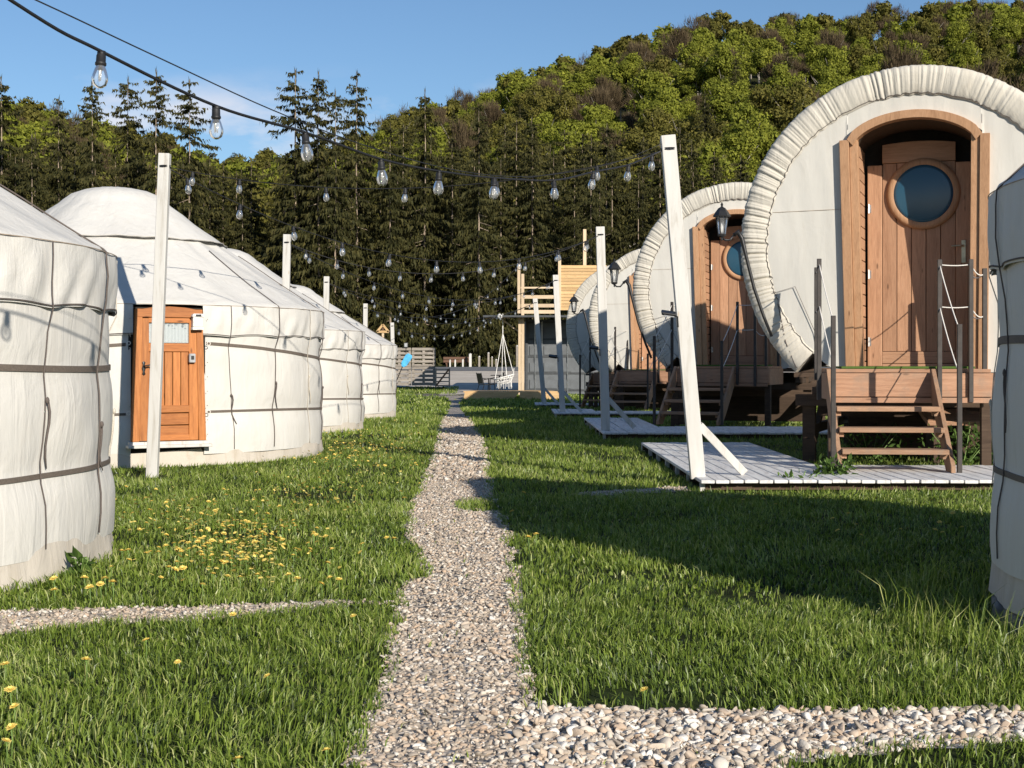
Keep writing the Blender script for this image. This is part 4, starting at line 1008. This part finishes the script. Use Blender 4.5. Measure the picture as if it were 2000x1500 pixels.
MB().bar((.05, -.03, .05), (W_ - .05, -.03, Hh - .05), .07, .03, up=(0, 1, 0)).build('brace', M['brown_board'], t)
# triangle sign, speaker box, blue paddle
t = empty('triangle_sign', PF(748, 752), label='pale wooden triangle sign on a post above the farthest yurt', cat='sign')
s0 = PF(748, 752); zt = lambda y: PF(748, y).z - s0.z
MB().box((0, 0, zt(648) / 2), (.09, .07, zt(648))).build('post', M['pale_wood'], t)
A_, B_, C_ = (-.24, zt(648)), (.24, zt(648)), (0, zt(634)); sg = MB()
for p_, q_ in ((A_, B_), (B_, C_), (C_, A_)): sg.bar((p_[0], -.06, p_[1]), (q_[0], -.06, q_[1]), .09, .04, up=(0, 1, 0))
sg.build('triangle', M['screen_wood'], t)
em = MB(); em.lathe([(0, -.05), (.04, -.02), (.03, .05), (0, .08)], 7, (0, -.07, zt(643))); em.bar((-.07, -.07, zt(645)), (.07, -.07, zt(645)), .03, .03); em.build('emblem', M['brown_board'], t)
t = empty('outdoor_speaker', PF(793, 674), label='small black box speaker on top of the pallet fence', cat='speaker')
MB().box((0, 0, 0), (.17, .12, .22)).build('cabinet', M['black'], t, bevel=.01); MB().box((0, -.065, .0), (.12, .01, .16)).build('grille', M['grey_plastic'], t); MB().tube([(0, 0, -.1), (0, 0, -.35)], .02, 6).build('stem', M['black'], t)
pa = PX(764, 768, 34.3); pb = PX(786, 716, 34.3); pc = PX(801, 692, 34.3)
t = empty('blue_paddle', pa, label='bright blue paddle blade on a dark shaft leaning from the end pole', cat='paddle')
MB().tube([(0, 0, 0), pb - pa], .012, 6).build('shaft', M['black'], t)
dv = (pc - pb); nn = Vector((dv.z, 0, -dv.x)).normalized()
bl = MB(); ol = [(0, .03), (.2, .075), (.85, .085), (1, .055), (1, -.05), (.8, -.085), (.2, -.075), (0, -.03)]
v = []
for yy in (-.012, .012): v += [(pb - pa) + dv * u + nn * q_ + Vector((0, yy, 0)) for u, q_ in ol]
n8 = len(ol); bl.add(v, [tuple(range(n8)), tuple(range(n8, 2 * n8))[::-1]] + [(i, i + n8, (i + 1) % n8 + n8, (i + 1) % n8) for i in range(n8)]); bl.build('blade', M['blue'], t, bevel=.006)
# roadside: white bollards, brown board, benches
for i, (x, y0_, y1_, wd) in enumerate(((879, 713, 704, .10), (889, 713, 704, .10), (904, 713, 703, .10), (918.5, 714, 692, .16), (936, 714, 697, .12), (954, 713, 690, .12), (961, 714, 698, .09), (969, 714, 703, .12), (1010, 713, 676, .14))):
    D_ = 95.6; a = PX(x, y0_, D_); b_ = PX(x, y1_, D_); g_ = gz(D_)
    t = empty('road_bollard', (a.x, D_, g_), label='white wooden bollard by the road, number %s from the left' % ['one', 'two', 'three', 'four', 'five', 'six', 'seven', 'eight', 'nine'][i], cat='bollard', group='white bollards along the far road')
    t['label'] = ['short white stub under the brown board, leftmost', 'short white stub under the brown board, middle', 'short white stub under the brown board, right', 'white bollard at the right end of the brown board', 'white pointed bollard next after the brown board', 'grey tall bollard in the middle of the far road edge', 'thin white bollard right of the tall grey one', 'low white bollard behind the garden chairs', 'tall white bollard close to the container'][i]
    MB().box((0, 0, (b_.z - g_) / 2), (wd * 1.1, wd, b_.z - g_)).build('shaft', M['grey_wood'] if i > 3 else M['white_wood'], t, bevel=.02); MB().lathe([(wd * .6, 0), (wd * .5, .04), (0, .08)], 4, (0, 0, b_.z - g_ - .005)).build('tip', M['white_wood'], t)
a = PX(866, 706, 96.2); b_ = PX(916, 697, 96.2)
t = empty('roadside_bench', (a.x, 96.2, gz(96.2)), label='long brown plank bench on the far side of the road', cat='bench')
for k in range(2): MB().box(((b_.x - a.x) / 2, 0, a.z - gz(96.2) + .02 + .2 * k), (b_.x - a.x, .08, .17)).build('plank', M['brown_board'], t)
for x_ in (.2, (b_.x - a.x) - .2): MB().box((x_, .1, (a.z - gz(96.2)) / 2), (.12, .1, a.z - gz(96.2) + .3)).build('leg', M['brown_board'], t)
# things seen below the nearest wagon
for i, (x, y, D_, w_, h_, lb) in enumerate(((1530, 778, 30.5, 1.1, .2, 'low white plank fence seen under the nearest wagon'), (1785, 775, 24.0, .5, .2, 'pale stacked boards seen behind the steps of the nearest wagon'), (1440, 784, 31.5, .5, .2, 'short white fence piece seen left under the nearest wagon'))):
    p = PX(x, y, D_); g_ = gz(D_); t = empty('low_fence', (p.x, D_, g_), label=lb, cat='fence', group='low white fences behind the wagons')
    nn_ = int(w_ / .14)
    for k in range(nn_): MB().box((-w_ / 2 + k * .14, 0, (p.z - g_ + h_ / 2) / 2), (.11, .025, p.z - g_ + h_ / 2)).build('picket', M['white_wood'], t)
    MB().box((0, .03, p.z - g_ - .05), (w_, .03, .07)).build('rail', M['white_wood'], t)
t = empty('low_bench', PX(1895, 815, 15.2), label='low brown bench behind the right side of the steps', cat='bench')
MB().box((0, 0, 0), (1.0, .35, .05), (R(20), 0, 0)).build('seat', M['deck_wood'], t, bevel=.005)
for s in (-1, 1): MB().box((s * .4, 0, -.27), (.06, .3, .5)).build('leg', M['dark_wood'], t)

# weeds and dandelions
def leafy(label, loc, h_, n_, spread, seed):
    rg = np.random.default_rng(seed); V = []; Fc = []
    for i in range(n_):
        a = rg.uniform(0, TAU); rr = spread * math.sqrt(rg.random()); z = h_ * rg.random(); c = np.array([rr * math.cos(a), rr * math.sin(a), z]); s = rg.uniform(.02, .05)
        d = rg.normal(size=3); d /= np.linalg.norm(d); e = np.cross(d, rg.normal(size=3)); e /= np.linalg.norm(e); k = len(V)
        V += [c, c + d * s + e * s * .4, c + d * s * 2, c + d * s - e * s * .4]; Fc += [[k, k + 1, k + 2, k + 3]]
    t = empty('leafy_weed', loc, label=label, cat='weed', group='weeds among the wagons')
    me = np_mesh('leaves', np.array(V), np.array(Fc), M['weed'], rg.random(len(V))); inst('leaves', me, t)
    st = MB()
    for i in range(6): a = i * 1.05; st.tube([(0, 0, -.02), (spread * .5 * math.cos(a), spread * .5 * math.sin(a), h_ * .6), (spread * .8 * math.cos(a), spread * .8 * math.sin(a), h_)], .004, 4)
    st.build('stems', M['stem'], t)
for i, (x, D_, h_, sp_, lb) in enumerate(((1700, 15.5, .35, .4, 'dark weeds under the middle of the wooden steps'), (1880, 14.6, .42, .45, 'leafy weeds right of the wooden steps'), (1935, 15.0, .4, .4, 'leafy weeds by the shaded yurt edge'), (1630, 12.6, .22, .16, 'small weed tuft left of the stair foot'), (1770, 16.5, .4, .6, 'weeds far behind the wooden steps'),
                                       (158, 7.2, .10, .05, 'dry weed against the skirt of the nearest yurt'), (1560, 12.25, .14, .22, 'low weeds growing over the front edge of the white platform'))):
    leafy(lb, ((x - 1000) * D_ / F, D_, 0), h_, 260 if i < 5 else 60, sp_, 50 + i)

def dandelion_mesh(seed, n1=18):
    rg = random.Random(seed); V = []; Fc = []
    for ringn, (rad, lift, cnt, wdt) in enumerate(((.021, .002, n1, .0042), (.016, .006, n1 - 3, .0038), (.010, .009, n1 - 8, .0035))):
        for i in range(cnt):
            a = TAU * (i + rg.random() * .5) / cnt; ca, sa = math.cos(a), math.sin(a); k = len(V); r2 = rad * rg.uniform(.85, 1.1)
            V += [(.002 * ca, .002 * sa, 0), (r2 * .7 * ca - wdt * sa, r2 * .7 * sa + wdt * ca, lift * .8), (r2 * ca, r2 * sa, lift + rg.uniform(-.002, .003)), (r2 * .7 * ca + wdt * sa, r2 * .7 * sa - wdt * ca, lift * .8)]; Fc.append((k, k + 1, k + 2, k + 3))
    me = bpy.data.meshes.new('flower_head'); me.from_pydata(V, [], Fc); me.materials.append(M['yellow']); return me
DH = [dandelion_mesh(s) for s in range(4)]
STM = MB().tube([(0, 0, -.10), (.004, 0, -.05), (0, 0, 0)], .0018, 5).lathe([(0, -.012), (.005, -.008), (.006, 0), (0, .002)], 6).mesh('stem', M['stem'], True)
pos = []
for x, y in ((105, 1130), (106, 1152), (165, 1128), (175, 1147), (196, 1141), (285, 1250), (10, 1297), (347, 1293), (522, 1320), (20, 1347), (28, 1380), (22, 1420), (12, 1447), (465, 1482), (205, 1130), (27, 1108), (168, 1288), (637, 1465), (220, 1137), (1258, 1347), (1047, 1043), (1032, 1049), (662, 1131), (628, 1140), (690, 1203), (455, 1200), (640, 1100), (1000, 999), (1023, 962), (782, 960), (790, 973), (770, 1052), (755, 1050), (250, 1075), (293, 1078), (330, 1108), (342, 1112), (345, 1098), (357, 1110), (1480, 965), (1452, 976)):
    pos.append((x, y, 1))
for k in range(330):
    c = random.random()
    if c < .45: x, y = random.gauss(450, 105), random.gauss(1055, 42)
    elif c < .62: x, y = random.uniform(240, 560), random.uniform(945, 1100)
    elif c < .80: x, y = random.gauss(690, 60), random.gauss(884, 14)
    elif c < .9: x, y = random.uniform(1480, 1920), random.uniform(955, 1050)
    else: x, y = random.uniform(620, 850), random.uniform(820, 960)
    pos.append((x, y, 0))
nd = 0; extraV = []; 
def dl(x, y, near):
    if near:
        if y > 1200 and x < 800: return 'single yellow dandelion scattered in the lower left lawn'
        if x < 260: return 'yellow dandelion in the group at the foot of the nearest yurt'
        if x > 1200: return 'lone yellow dandelion in the lawn right of the path'
        return 'yellow dandelion beside the gravel path'
    if x > 1300: return 'dandelion in the dark shade before the white platform'
    if y > 930 and x < 620: return 'yellow dandelion in the thick patch beside the nearest yurt, ' + ('left part' if x < 400 else 'middle' if x < 480 else 'right part') + (' front' if y > 1065 else ' rear')
    return 'small yellow dandelion in the lawn along the far yurts'
for x, y, near in pos:
    h_ = random.uniform(.07, .11); D_ = F * (H - h_) / (y - HY); X_ = (x - 1000) * D_ / F
    if any((X_ - a) ** 2 + (D_ - b_) ** 2 < (c + .05) ** 2 for a, b_, c in YURTS): continue
    if not near and float(gravel_amount(np.array([X_]), np.array([D_]))[0]) > 0: continue
    if not near and nd > 290: break
    sc = random.uniform(.62, .95) * (1.25 if near and y < 1160 else 1); lb = dl(x, y, near)
    o = empty('dandelion', (X_, D_, h_), 0, lb, 'dandelion', 'dandelions' + lb.split('dandelion')[1]); o.scale = (sc,) * 3
    rt = (random.uniform(-.35, .5), random.uniform(-.35, .35), random.uniform(0, 6))
    inst('flower_head', random.choice(DH), o, (0, 0, 0), rt); inst('stem', STM, o); nd += 1

def far_flowers():
    n_ = 1500; cx = rng.choice([470, 690, 600, 760, 350], n_, p=[.34, .26, .14, .16, .10]); cy = np.select([cx == 470, cx == 690, cx == 600, cx == 760], [1060, 878, 960, 850], 1000)
    x = rng.normal(cx, 70); y = rng.normal(cy, np.where(cx == 470, 32, 22)); y = np.clip(y, 795, 1130); D_ = F * (H - .07) / (y - HY); X_ = (x - 1000) * D_ / F
    k = (gravel_amount(X_, D_) < -.03) & ~blocked(X_, D_); X_, D_ = X_[k], D_[k]; n_ = len(X_)
    a = np.arange(6) * TAU / 6; r_ = rng.uniform(.007, .014, n_); Z_ = np.interp(D_, [0, 20, 32, 44], [0, 0, -.137, -.285]) + rng.uniform(.05, .085, n_)
    tx, ty = rng.normal(0, .3, n_), rng.normal(-.2, .3, n_)
    V = np.stack([X_[:, None] + r_[:, None] * np.cos(a), D_[:, None] + r_[:, None] * np.sin(a), Z_[:, None] + r_[:, None] * (np.cos(a) * tx[:, None] + np.sin(a) * ty[:, None])], 2)
    Fc = (np.array([[0, 1, 2, 3, 4, 5]])[None] + (np.arange(n_) * 6)[:, None, None]).reshape(-1, 6)
    tag(inst('small_flowers', np_mesh('small_flowers', V.reshape(-1, 3), Fc, M['yellow'])), 'countless small yellow flower heads dotted through the left lawn', 'flowers', kind='stuff')
far_flowers()

# ------------------------------------------------------------------ hill and forest
RX = np.array([-1500, -600, -200, 0, 60, 150, 300, 440, 500, 640, 750, 880, 1000, 1150, 1280, 1400, 1600, 1750, 2000, 2400, 3500])
RY = np.array([260, 230, 200, 205, 208, 240, 275, 318, 322, 295, 250, 203, 155, 112, 64, 38, 22, 15, 2, -10, 60])
DR = 400.0
def hill_z(X, D):
    u = 1000 + X / np.maximum(D, 1) * F; yr = np.interp(u, RX, RY)
    zr = H + (HY - yr) * DR / F - 9.0
    s = np.clip((D - 118) / (DR - 118), 0, 1.25); prof = np.where(s <= 1, s ** 1.05, 1 - (s - 1) * .8)
    return 1.2 + (zr - 1.2) * prof
hx = np.linspace(-1.0, 1.0, 81) * 1.15; hd = np.concatenate([np.linspace(112, DR, 34), [430, 470, 520]])
V = []
for D_ in hd:
    X_ = hx * (D_ * .36 * 1.8)
    Z_ = hill_z(X_, np.full_like(X_, D_)) + (fbm(X_ * .03, np.full_like(X_, D_ * .03)) - .5) * 5 * np.clip((D_ - 118) / 60, 0, 1)
    V += list(zip(X_, np.full_like(X_, D_), Z_))
nx_ = len(hx); Fh = [(i * nx_ + j, i * nx_ + j + 1, (i + 1) * nx_ + j + 1, (i + 1) * nx_ + j) for i in range(len(hd) - 1) for j in range(nx_ - 1)]
me = bpy.data.meshes.new('hill'); me.from_pydata([tuple(map(float, q)) for q in V], [], Fh); me.materials.append(M['forest_floor']); me.polygons.foreach_set('use_smooth', [True] * len(me.polygons))
tag(inst('hill', me), kind='structure')

def spruce_mesh(seed, hh, dens=1.0, sparse=0.0):
    """unit: metres; returns crown and trunk meshes"""
    rg = np.random.default_rng(seed); V = []; Fc = []; T = []
    wh = np.arange(hh * .06, hh * .985, .36)
    tri = []
    for z in wh:
        q = z / hh; Lmax = (1.0 - q) ** .60 * hh * .165 * (1.0 + .25 * rg.normal()) + .42
        Lmax *= np.interp(q, [0, .15, .4, 1], [.65, 1.05, 1.0, 1.0])
        nb_ = rg.integers(5, 8)
        for k in range(nb_):
            if rg.random() < (.10 + sparse * (.16 if q > .55 else .08)): continue
            a = rg.uniform(0, TAU); Lb = Lmax * rg.uniform(.55, 1.15); ca, sa = math.cos(a), math.sin(a)
            z = z + rg.uniform(-.22, .22); nt_ = int(max(10, Lb * 20 * dens)); s = rg.uniform(.04, 1, nt_); s = np.sort(s)
            droop = rg.uniform(.22, .55) if q < .8 else rg.uniform(-.15, .3)
            r_ = s * Lb; zz = z - droop * Lb * s ** 1.3 + .28 * Lb * np.clip(s - .65, 0, 1) * (1 if q > .5 else .5)
            side = rg.normal(0, .16, nt_) * Lb * s
            cx = r_ * ca - side * sa; cy = r_ * sa + side * ca
            c = np.stack([cx, cy, zz], 1)
            ln_ = rg.uniform(.22, .62, nt_) * np.interp(q, [0, .7, 1], [1.15, .9, .55]); wd = rg.uniform(.04, .115, nt_)
            fa = rg.uniform(0, TAU, nt_); p = np.stack([np.cos(fa) * wd, np.sin(fa) * wd, rg.normal(0, .04, nt_)], 1)
            out_ = np.stack([np.full(nt_, ca), np.full(nt_, sa), np.zeros(nt_)], 1)
            tip = c + out_ * (ln_ * rg.uniform(.1, .6, nt_))[:, None] + np.stack([rg.normal(0, .06, nt_), rg.normal(0, .06, nt_), -ln_ * rg.uniform(.5, 1.0, nt_)], 1)
            tri.append(np.stack([c - p, c + p, tip], 1)); T.append(np.repeat(np.clip(rg.normal(.38 + .25 * s, .16), 0, 1), 3))
            # the limb itself, one thin blade
            e0 = np.array([0, 0, z]); e1 = c[-1]; w3 = np.array([-sa, ca, 0]) * .035
            tri.append(np.stack([e0 - w3, e0 + w3, e1])[None]); T.append(np.full(3, .15))
    # leader
    for k in range(14):
        z = hh * .955 + k * hh * .0035; a = rg.uniform(0, TAU); c = np.array([0, 0, z]); p = np.array([math.cos(a), math.sin(a), 0]) * .05
        tri.append(np.stack([c - p * .8 + [0, 0, -.15], c + p * .8 + [0, 0, -.15], c + [p[0] * 2, p[1] * 2, .28]])[None]); T.append(np.full(3, .4))
    V = np.concatenate(tri).reshape(-1, 3); Fc = np.arange(len(V)).reshape(-1, 3)
    crown = np_mesh('crown', V, Fc, M['spruce'], np.concatenate(T))
    tr = MB().tube([(0, 0, -1.5), (.05, 0, hh * .35), (-.04, .03, hh * .7), (0, 0, hh * 1.0)], [hh * .0066, hh * .0050, hh * .0026, .012], 7)
    for k in range(24):
        z = rg.uniform(.08, .6) * hh; a = rg.uniform(0, TAU); l_ = rg.uniform(.6, 1.5); tr.tube([(0, 0, z), (l_ * math.cos(a), l_ * math.sin(a), z - l_ * .25)], [.035, .012], 3)
    return crown, tr.mesh('trunk', M['bark'])
SPR = [spruce_mesh(100 + i, 20.0, 1.0, [0, .8, .3, 1.0, .5][i]) for i in range(5)]
def put_spruce(x, ytop, D, label, group, variant=None, wf=1.0):
    base = hill_z(np.array([(x - 1000) * D / F]), np.array([D]))[0] if D > 118 else gz(D) - .1
    top = H + (HY - ytop) * D / F; s = (top - base) / 20.0; cr, tr = SPR[variant if variant is not None else random.randrange(5)]
    t = empty('spruce_tree', ((x - 1000) * D / F, D, float(base)), random.uniform(0, 6), label, 'spruce tree', group); t.scale = (s * wf, s * wf, s)
    inst('crown', cr, t); inst('trunk', tr, t)
names = ['at the far left edge of the photo', 'second from the left photo edge, shorter', 'left of the first light bulb', 'directly under the first light bulb', 'with a dense pointed top, right of the first bulb', 'tallest of the left group', 'left of the second light bulb',
         'with sparse branches at the left of the central trio', 'in the middle of the central trio', 'slim one behind the central trio', 'at the right of the central trio', 'shorter one right of the central trio', 'standing alone before the rising hill', 'just right of the lone tall spruce', 'above the far light strings', 'above the wooden tower']
for (x, y, wf, va), nm_ in zip(((2, 150, 1.15, 1), (62, 262, .9, 2), (115, 190, .8, 3), (180, 155, .85, 1), (250, 150, .85, 2), (305, 135, .85, 1), (370, 155, .95, 3), (577, 135, 1.05, 3), (622, 140, .9, 1), (655, 175, .75, 2), (697, 140, .85, 3), (762, 240, .8, 0), (830, 175, .85, 1), (935, 205, .8, 4), (1040, 262, .8, 1), (1155, 262, .8, 3)), names):
    put_spruce(x, y, random.uniform(99, 104), 'tall dark spruce ' + nm_, 'spruces behind the camp', va, wf)
def rgn(x): return ('behind the nearest yurts' if x < 450 else 'behind the far yurts' if x < 760 else 'at the end of the gravel path' if x < 1000 else 'behind the wooden tower' if x < 1250 else 'behind the wagons')
x = -260
while x < 2300:
    for row, D_ in enumerate((106, 113, 121)):
        yt = np.interp(x, [-300, 0, 450, 520, 760, 1000, 1300, 1500, 2300], [260, 262, 345, 345, 290, 270, 290, 330, 360]) + random.uniform(-25, 60) - row * 12
        put_spruce(x + random.uniform(-22, 22), yt, D_ + random.uniform(-2.5, 2.5), 'dark spruce in the dense belt ' + rgn(x) + (', front row', ', middle row', ', back row')[row], 'spruces of the dense belt ' + rgn(x), None, random.uniform(.8, 1.05))
    x += 50
# dark low undergrowth at the forest foot
def undergrowth():
    n_ = 26000; X_ = rng.uniform(-50, 62, n_); D_ = rng.uniform(98.5, 116, n_); z = gz(105) + np.abs(rng.normal(0, 1, n_)) * 1.3 * (fbm(X_ * .25, D_ * .1) * 1.5)
    c = np.stack([X_, D_, z], 1); V = c[:, None, :] + rng.normal(0, .22, (n_, 3, 3)); 
    tag(inst('undergrowth', np_mesh('undergrowth', V.reshape(-1, 3), np.arange(n_ * 3).reshape(-1, 3), M['spruce'], np.repeat(rng.random(n_) * .6, 3))), 'dark brush and low branches at the foot of the spruces', 'undergrowth', kind='stuff')
undergrowth()
def crown_mesh(seed, ntri, size, mat, squash=1.0, bare=False):
    rg = np.random.default_rng(seed); nl = 46; lobes = []
    for i in range(nl):
        u = rg.uniform(-.35, 1); a = rg.uniform(0, TAU); s = math.sqrt(max(0, 1 - u * u)); k = rg.uniform(.45, .86)
        lobes.append((s * math.cos(a) * k * 3.1, s * math.sin(a) * k * 3.1, 6.2 + u * 4.2 * k * squash, rg.uniform(.55, 1.35)))
    lobes = np.array(lobes); li = rg.integers(0, nl, ntri); d = rg.normal(size=(ntri, 3)); d /= np.linalg.norm(d, axis=1)[:, None]
    rad = lobes[li, 3] * rg.uniform(.55, 1.2, ntri)
    c = lobes[li, :3] + d * rad[:, None] * np.array([1, 1, .8])
    if bare:
        root = np.array([0, 0, 3.0]); dirn = c - root; dirn /= np.linalg.norm(dirn, axis=1)[:, None]
        p = rg.normal(0, .030, (ntri, 3)); tip = c + dirn * rg.uniform(.5, 1.3, ntri)[:, None] + rg.normal(0, .2, (ntri, 3)); V = np.stack([c - p, c + p, tip], 1)
    else:
        u_ = np.cross(d, rg.normal(size=(ntri, 3))); u_ /= np.linalg.norm(u_, axis=1)[:, None]; w_ = np.cross(d, u_)
        d3 = d * rg.normal(0, .6, (ntri, 1)); sz = size * rg.uniform(.8, 2.0, (ntri, 1))
        V = np.stack([c + (u_ + d3) * sz, c + (-.5 * u_ + .87 * w_) * sz, c + (-.5 * u_ - .87 * w_ - d3) * sz], 1)
    lt = rg.uniform(-.2, .2, nl)[li]
    t = np.clip(.45 + lt + rg.normal(0, .14, ntri), 0, 1)
    return V.reshape(-1, 3), np.repeat(t, 3)
DEC = []
def branchy(seed):
    rg = random.Random(seed); tr = MB().tube([(0, 0, -2.5), (.1, 0, 2.5), (0, .1, 6.0), (.1, 0, 8.5)], [.22, .18, .11, .04], 6)
    for k in range(9):
        a = rg.uniform(0, TAU); z = rg.uniform(2.5, 6); l_ = rg.uniform(1.8, 3); tr.tube([(0, 0, z), (l_ * .5 * math.cos(a), l_ * .5 * math.sin(a), z + l_ * .5), (l_ * math.cos(a), l_ * math.sin(a), z + l_ * 1.1)], [.09, .06, .02], 4)
    return tr.mesh('trunk', M['bark_grey'])
TRK = [branchy(i) for i in range(3)]
for i, (mt, cnt, bare) in enumerate((('leaf_green', 10500, 0), ('leaf_green', 10500, 0), ('leaf_olive', 9500, 0), ('leaf_olive', 9500, 0), ('leaf_brown', 6500, 1))):
    v, tt = crown_mesh(300 + i, cnt, .105, mt, [1, 1.15, 1.1, .9, 1][i], bare); DEC.append((np_mesh('crown', v, np.arange(len(v)).reshape(-1, 3), M[mt], tt), mt))
# positions over the slope
cand = []
D_ = 128.0
while D_ < 404:
    step = 6.3 + D_ * .008; x_ = -.40 * D_ + random.uniform(0, step)
    while x_ < .40 * D_:
        cand.append((x_ + random.uniform(-1.6, 1.6), D_ + random.uniform(-2.6, 2.6))); x_ += step
    D_ += step * .95
hidden_px = lambda u, y: False
info = []
for X_, D_ in cand:
    z = float(hill_z(np.array([X_]), np.array([D_]))[0]); u = 1000 + X_ * F / D_; ycr = HY - (z + 8 - H) * F / D_
    vis = 0
    if u > 650 and ycr < np.interp(u, [650, 1000, 1300, 1450, 1500, 1650, 2050], [300, 420, 420, 380, 330, 190, 210]): vis = 1
    if u <= 650 and ycr < 330: vis = .6
    info.append((vis / D_ if vis else 0, X_, D_, z, u, ycr))
info.sort(key=lambda q: -q[0])
farV = {k: [] for k in ('leaf_green', 'leaf_olive', 'leaf_brown')}; farT = {k: [] for k in farV}
def pick_kind(X_, D_):
    f = float(fbm(X_ * .035 + 40, D_ * .035, 2)); r_ = random.random()
    if r_ < .15: return 4
    if r_ < .19: return 5
    return random.choice((0, 1)) if f + random.uniform(-.18, .18) > .50 else random.choice((2, 3))
kindlab = {0: 'spring green leafy tree', 1: 'spring green leafy tree', 2: 'olive green leafy tree', 3: 'olive green leafy tree', 4: 'brown still bare tree'}
lowres = {k: [crown_mesh(500 + i + 10 * j, 1500, .25, k, 1.05, k == 'leaf_brown') for i in range(4)] for j, k in enumerate(farV)}
def hreg(u, y): return (', left of the central spruces' if u < 640 else ', above the far yurts' if u < 900 else ', above the light strings' if u < 1250 else ', left above the nearest wagon' if u < 1600 else ', right above the nearest wagon') + (' low on the slope' if y > 240 else ' midway up' if y > 110 else ' near the ridge')
nind = 0
for sc0, X_, D_, z, u, ycr in info:
    k = pick_kind(X_, D_); s = random.uniform(.72, 1.3)
    if nind < 290 and sc0 > 0:
        nind += 1
        if k == 5:
            t = empty('spruce_tree', (X_, D_, z - .5), random.uniform(0, 6), 'dark spruce standing among the leafy hillside trees', 'spruce tree', 'spruces on the hillside'); q = random.uniform(.6, .8); t.scale = (q, q, q); cr, tr = SPR[0]; inst('crown', cr, t); inst('trunk', tr, t); continue
        t = empty('leafy_tree' if k < 4 else 'bare_tree', (X_, D_, z), random.uniform(0, 6), kindlab[k] + hreg(u, ycr), 'tree', ['green trees on the hillside', 'green trees on the hillside', 'olive trees on the hillside', 'olive trees on the hillside', 'bare trees on the hillside'][k] + hreg(u, ycr)); t.scale = (s, s, s * random.uniform(.9, 1.2))
        inst('crown', DEC[k][0], t); inst('trunk', TRK[nind % 3], t)
    else:
        kk = DEC[min(k, 4)][1]; v, tt = lowres[kk][random.randrange(4)]; a = random.uniform(0, 6); ca, sa = math.cos(a), math.sin(a)
        if sc0 == 0 and u < 1900 and D_ < 170: continue
        v2 = np.stack([(v[:, 0] * ca - v[:, 1] * sa) * s + X_, (v[:, 0] * sa + v[:, 1] * ca) * s + D_, v[:, 2] * s + z], 1)
        farV[kk].append(v2); farT[kk].append(tt)
for kk, lb in (('leaf_green', 'mass of spring green crowns on the far hillside'), ('leaf_olive', 'mass of olive crowns on the far hillside'), ('leaf_brown', 'mass of brown bare crowns on the far hillside')):
    if farV[kk]:
        v = np.concatenate(farV[kk]); tag(inst('hillside_wood', np_mesh('hillside_wood', v, np.arange(len(v)).reshape(-1, 3), M[kk], np.concatenate(farT[kk]))), lb, 'woodland', kind='stuff')
for (x, y, D_, lb) in ((1738, 40, 330, 'dark conifer standing on the ridge, left of the pair at the top right'), (1885, 8, 360, 'dark conifer on the ridge top, middle of three'), (1940, 4, 365, 'dark conifer on the ridge top at the far right'), (1775, 45, 335, 'dark conifer beside the leftmost ridge conifer'), (458, 297, 390, 'tiny dark conifer on the low saddle of the ridge')):
    put_spruce(x, y, D_, lb, 'conifers on the ridge', 0, 1.2 if x > 500 else 1.4)
print('individual hill trees', nind, 'cands', len(cand))
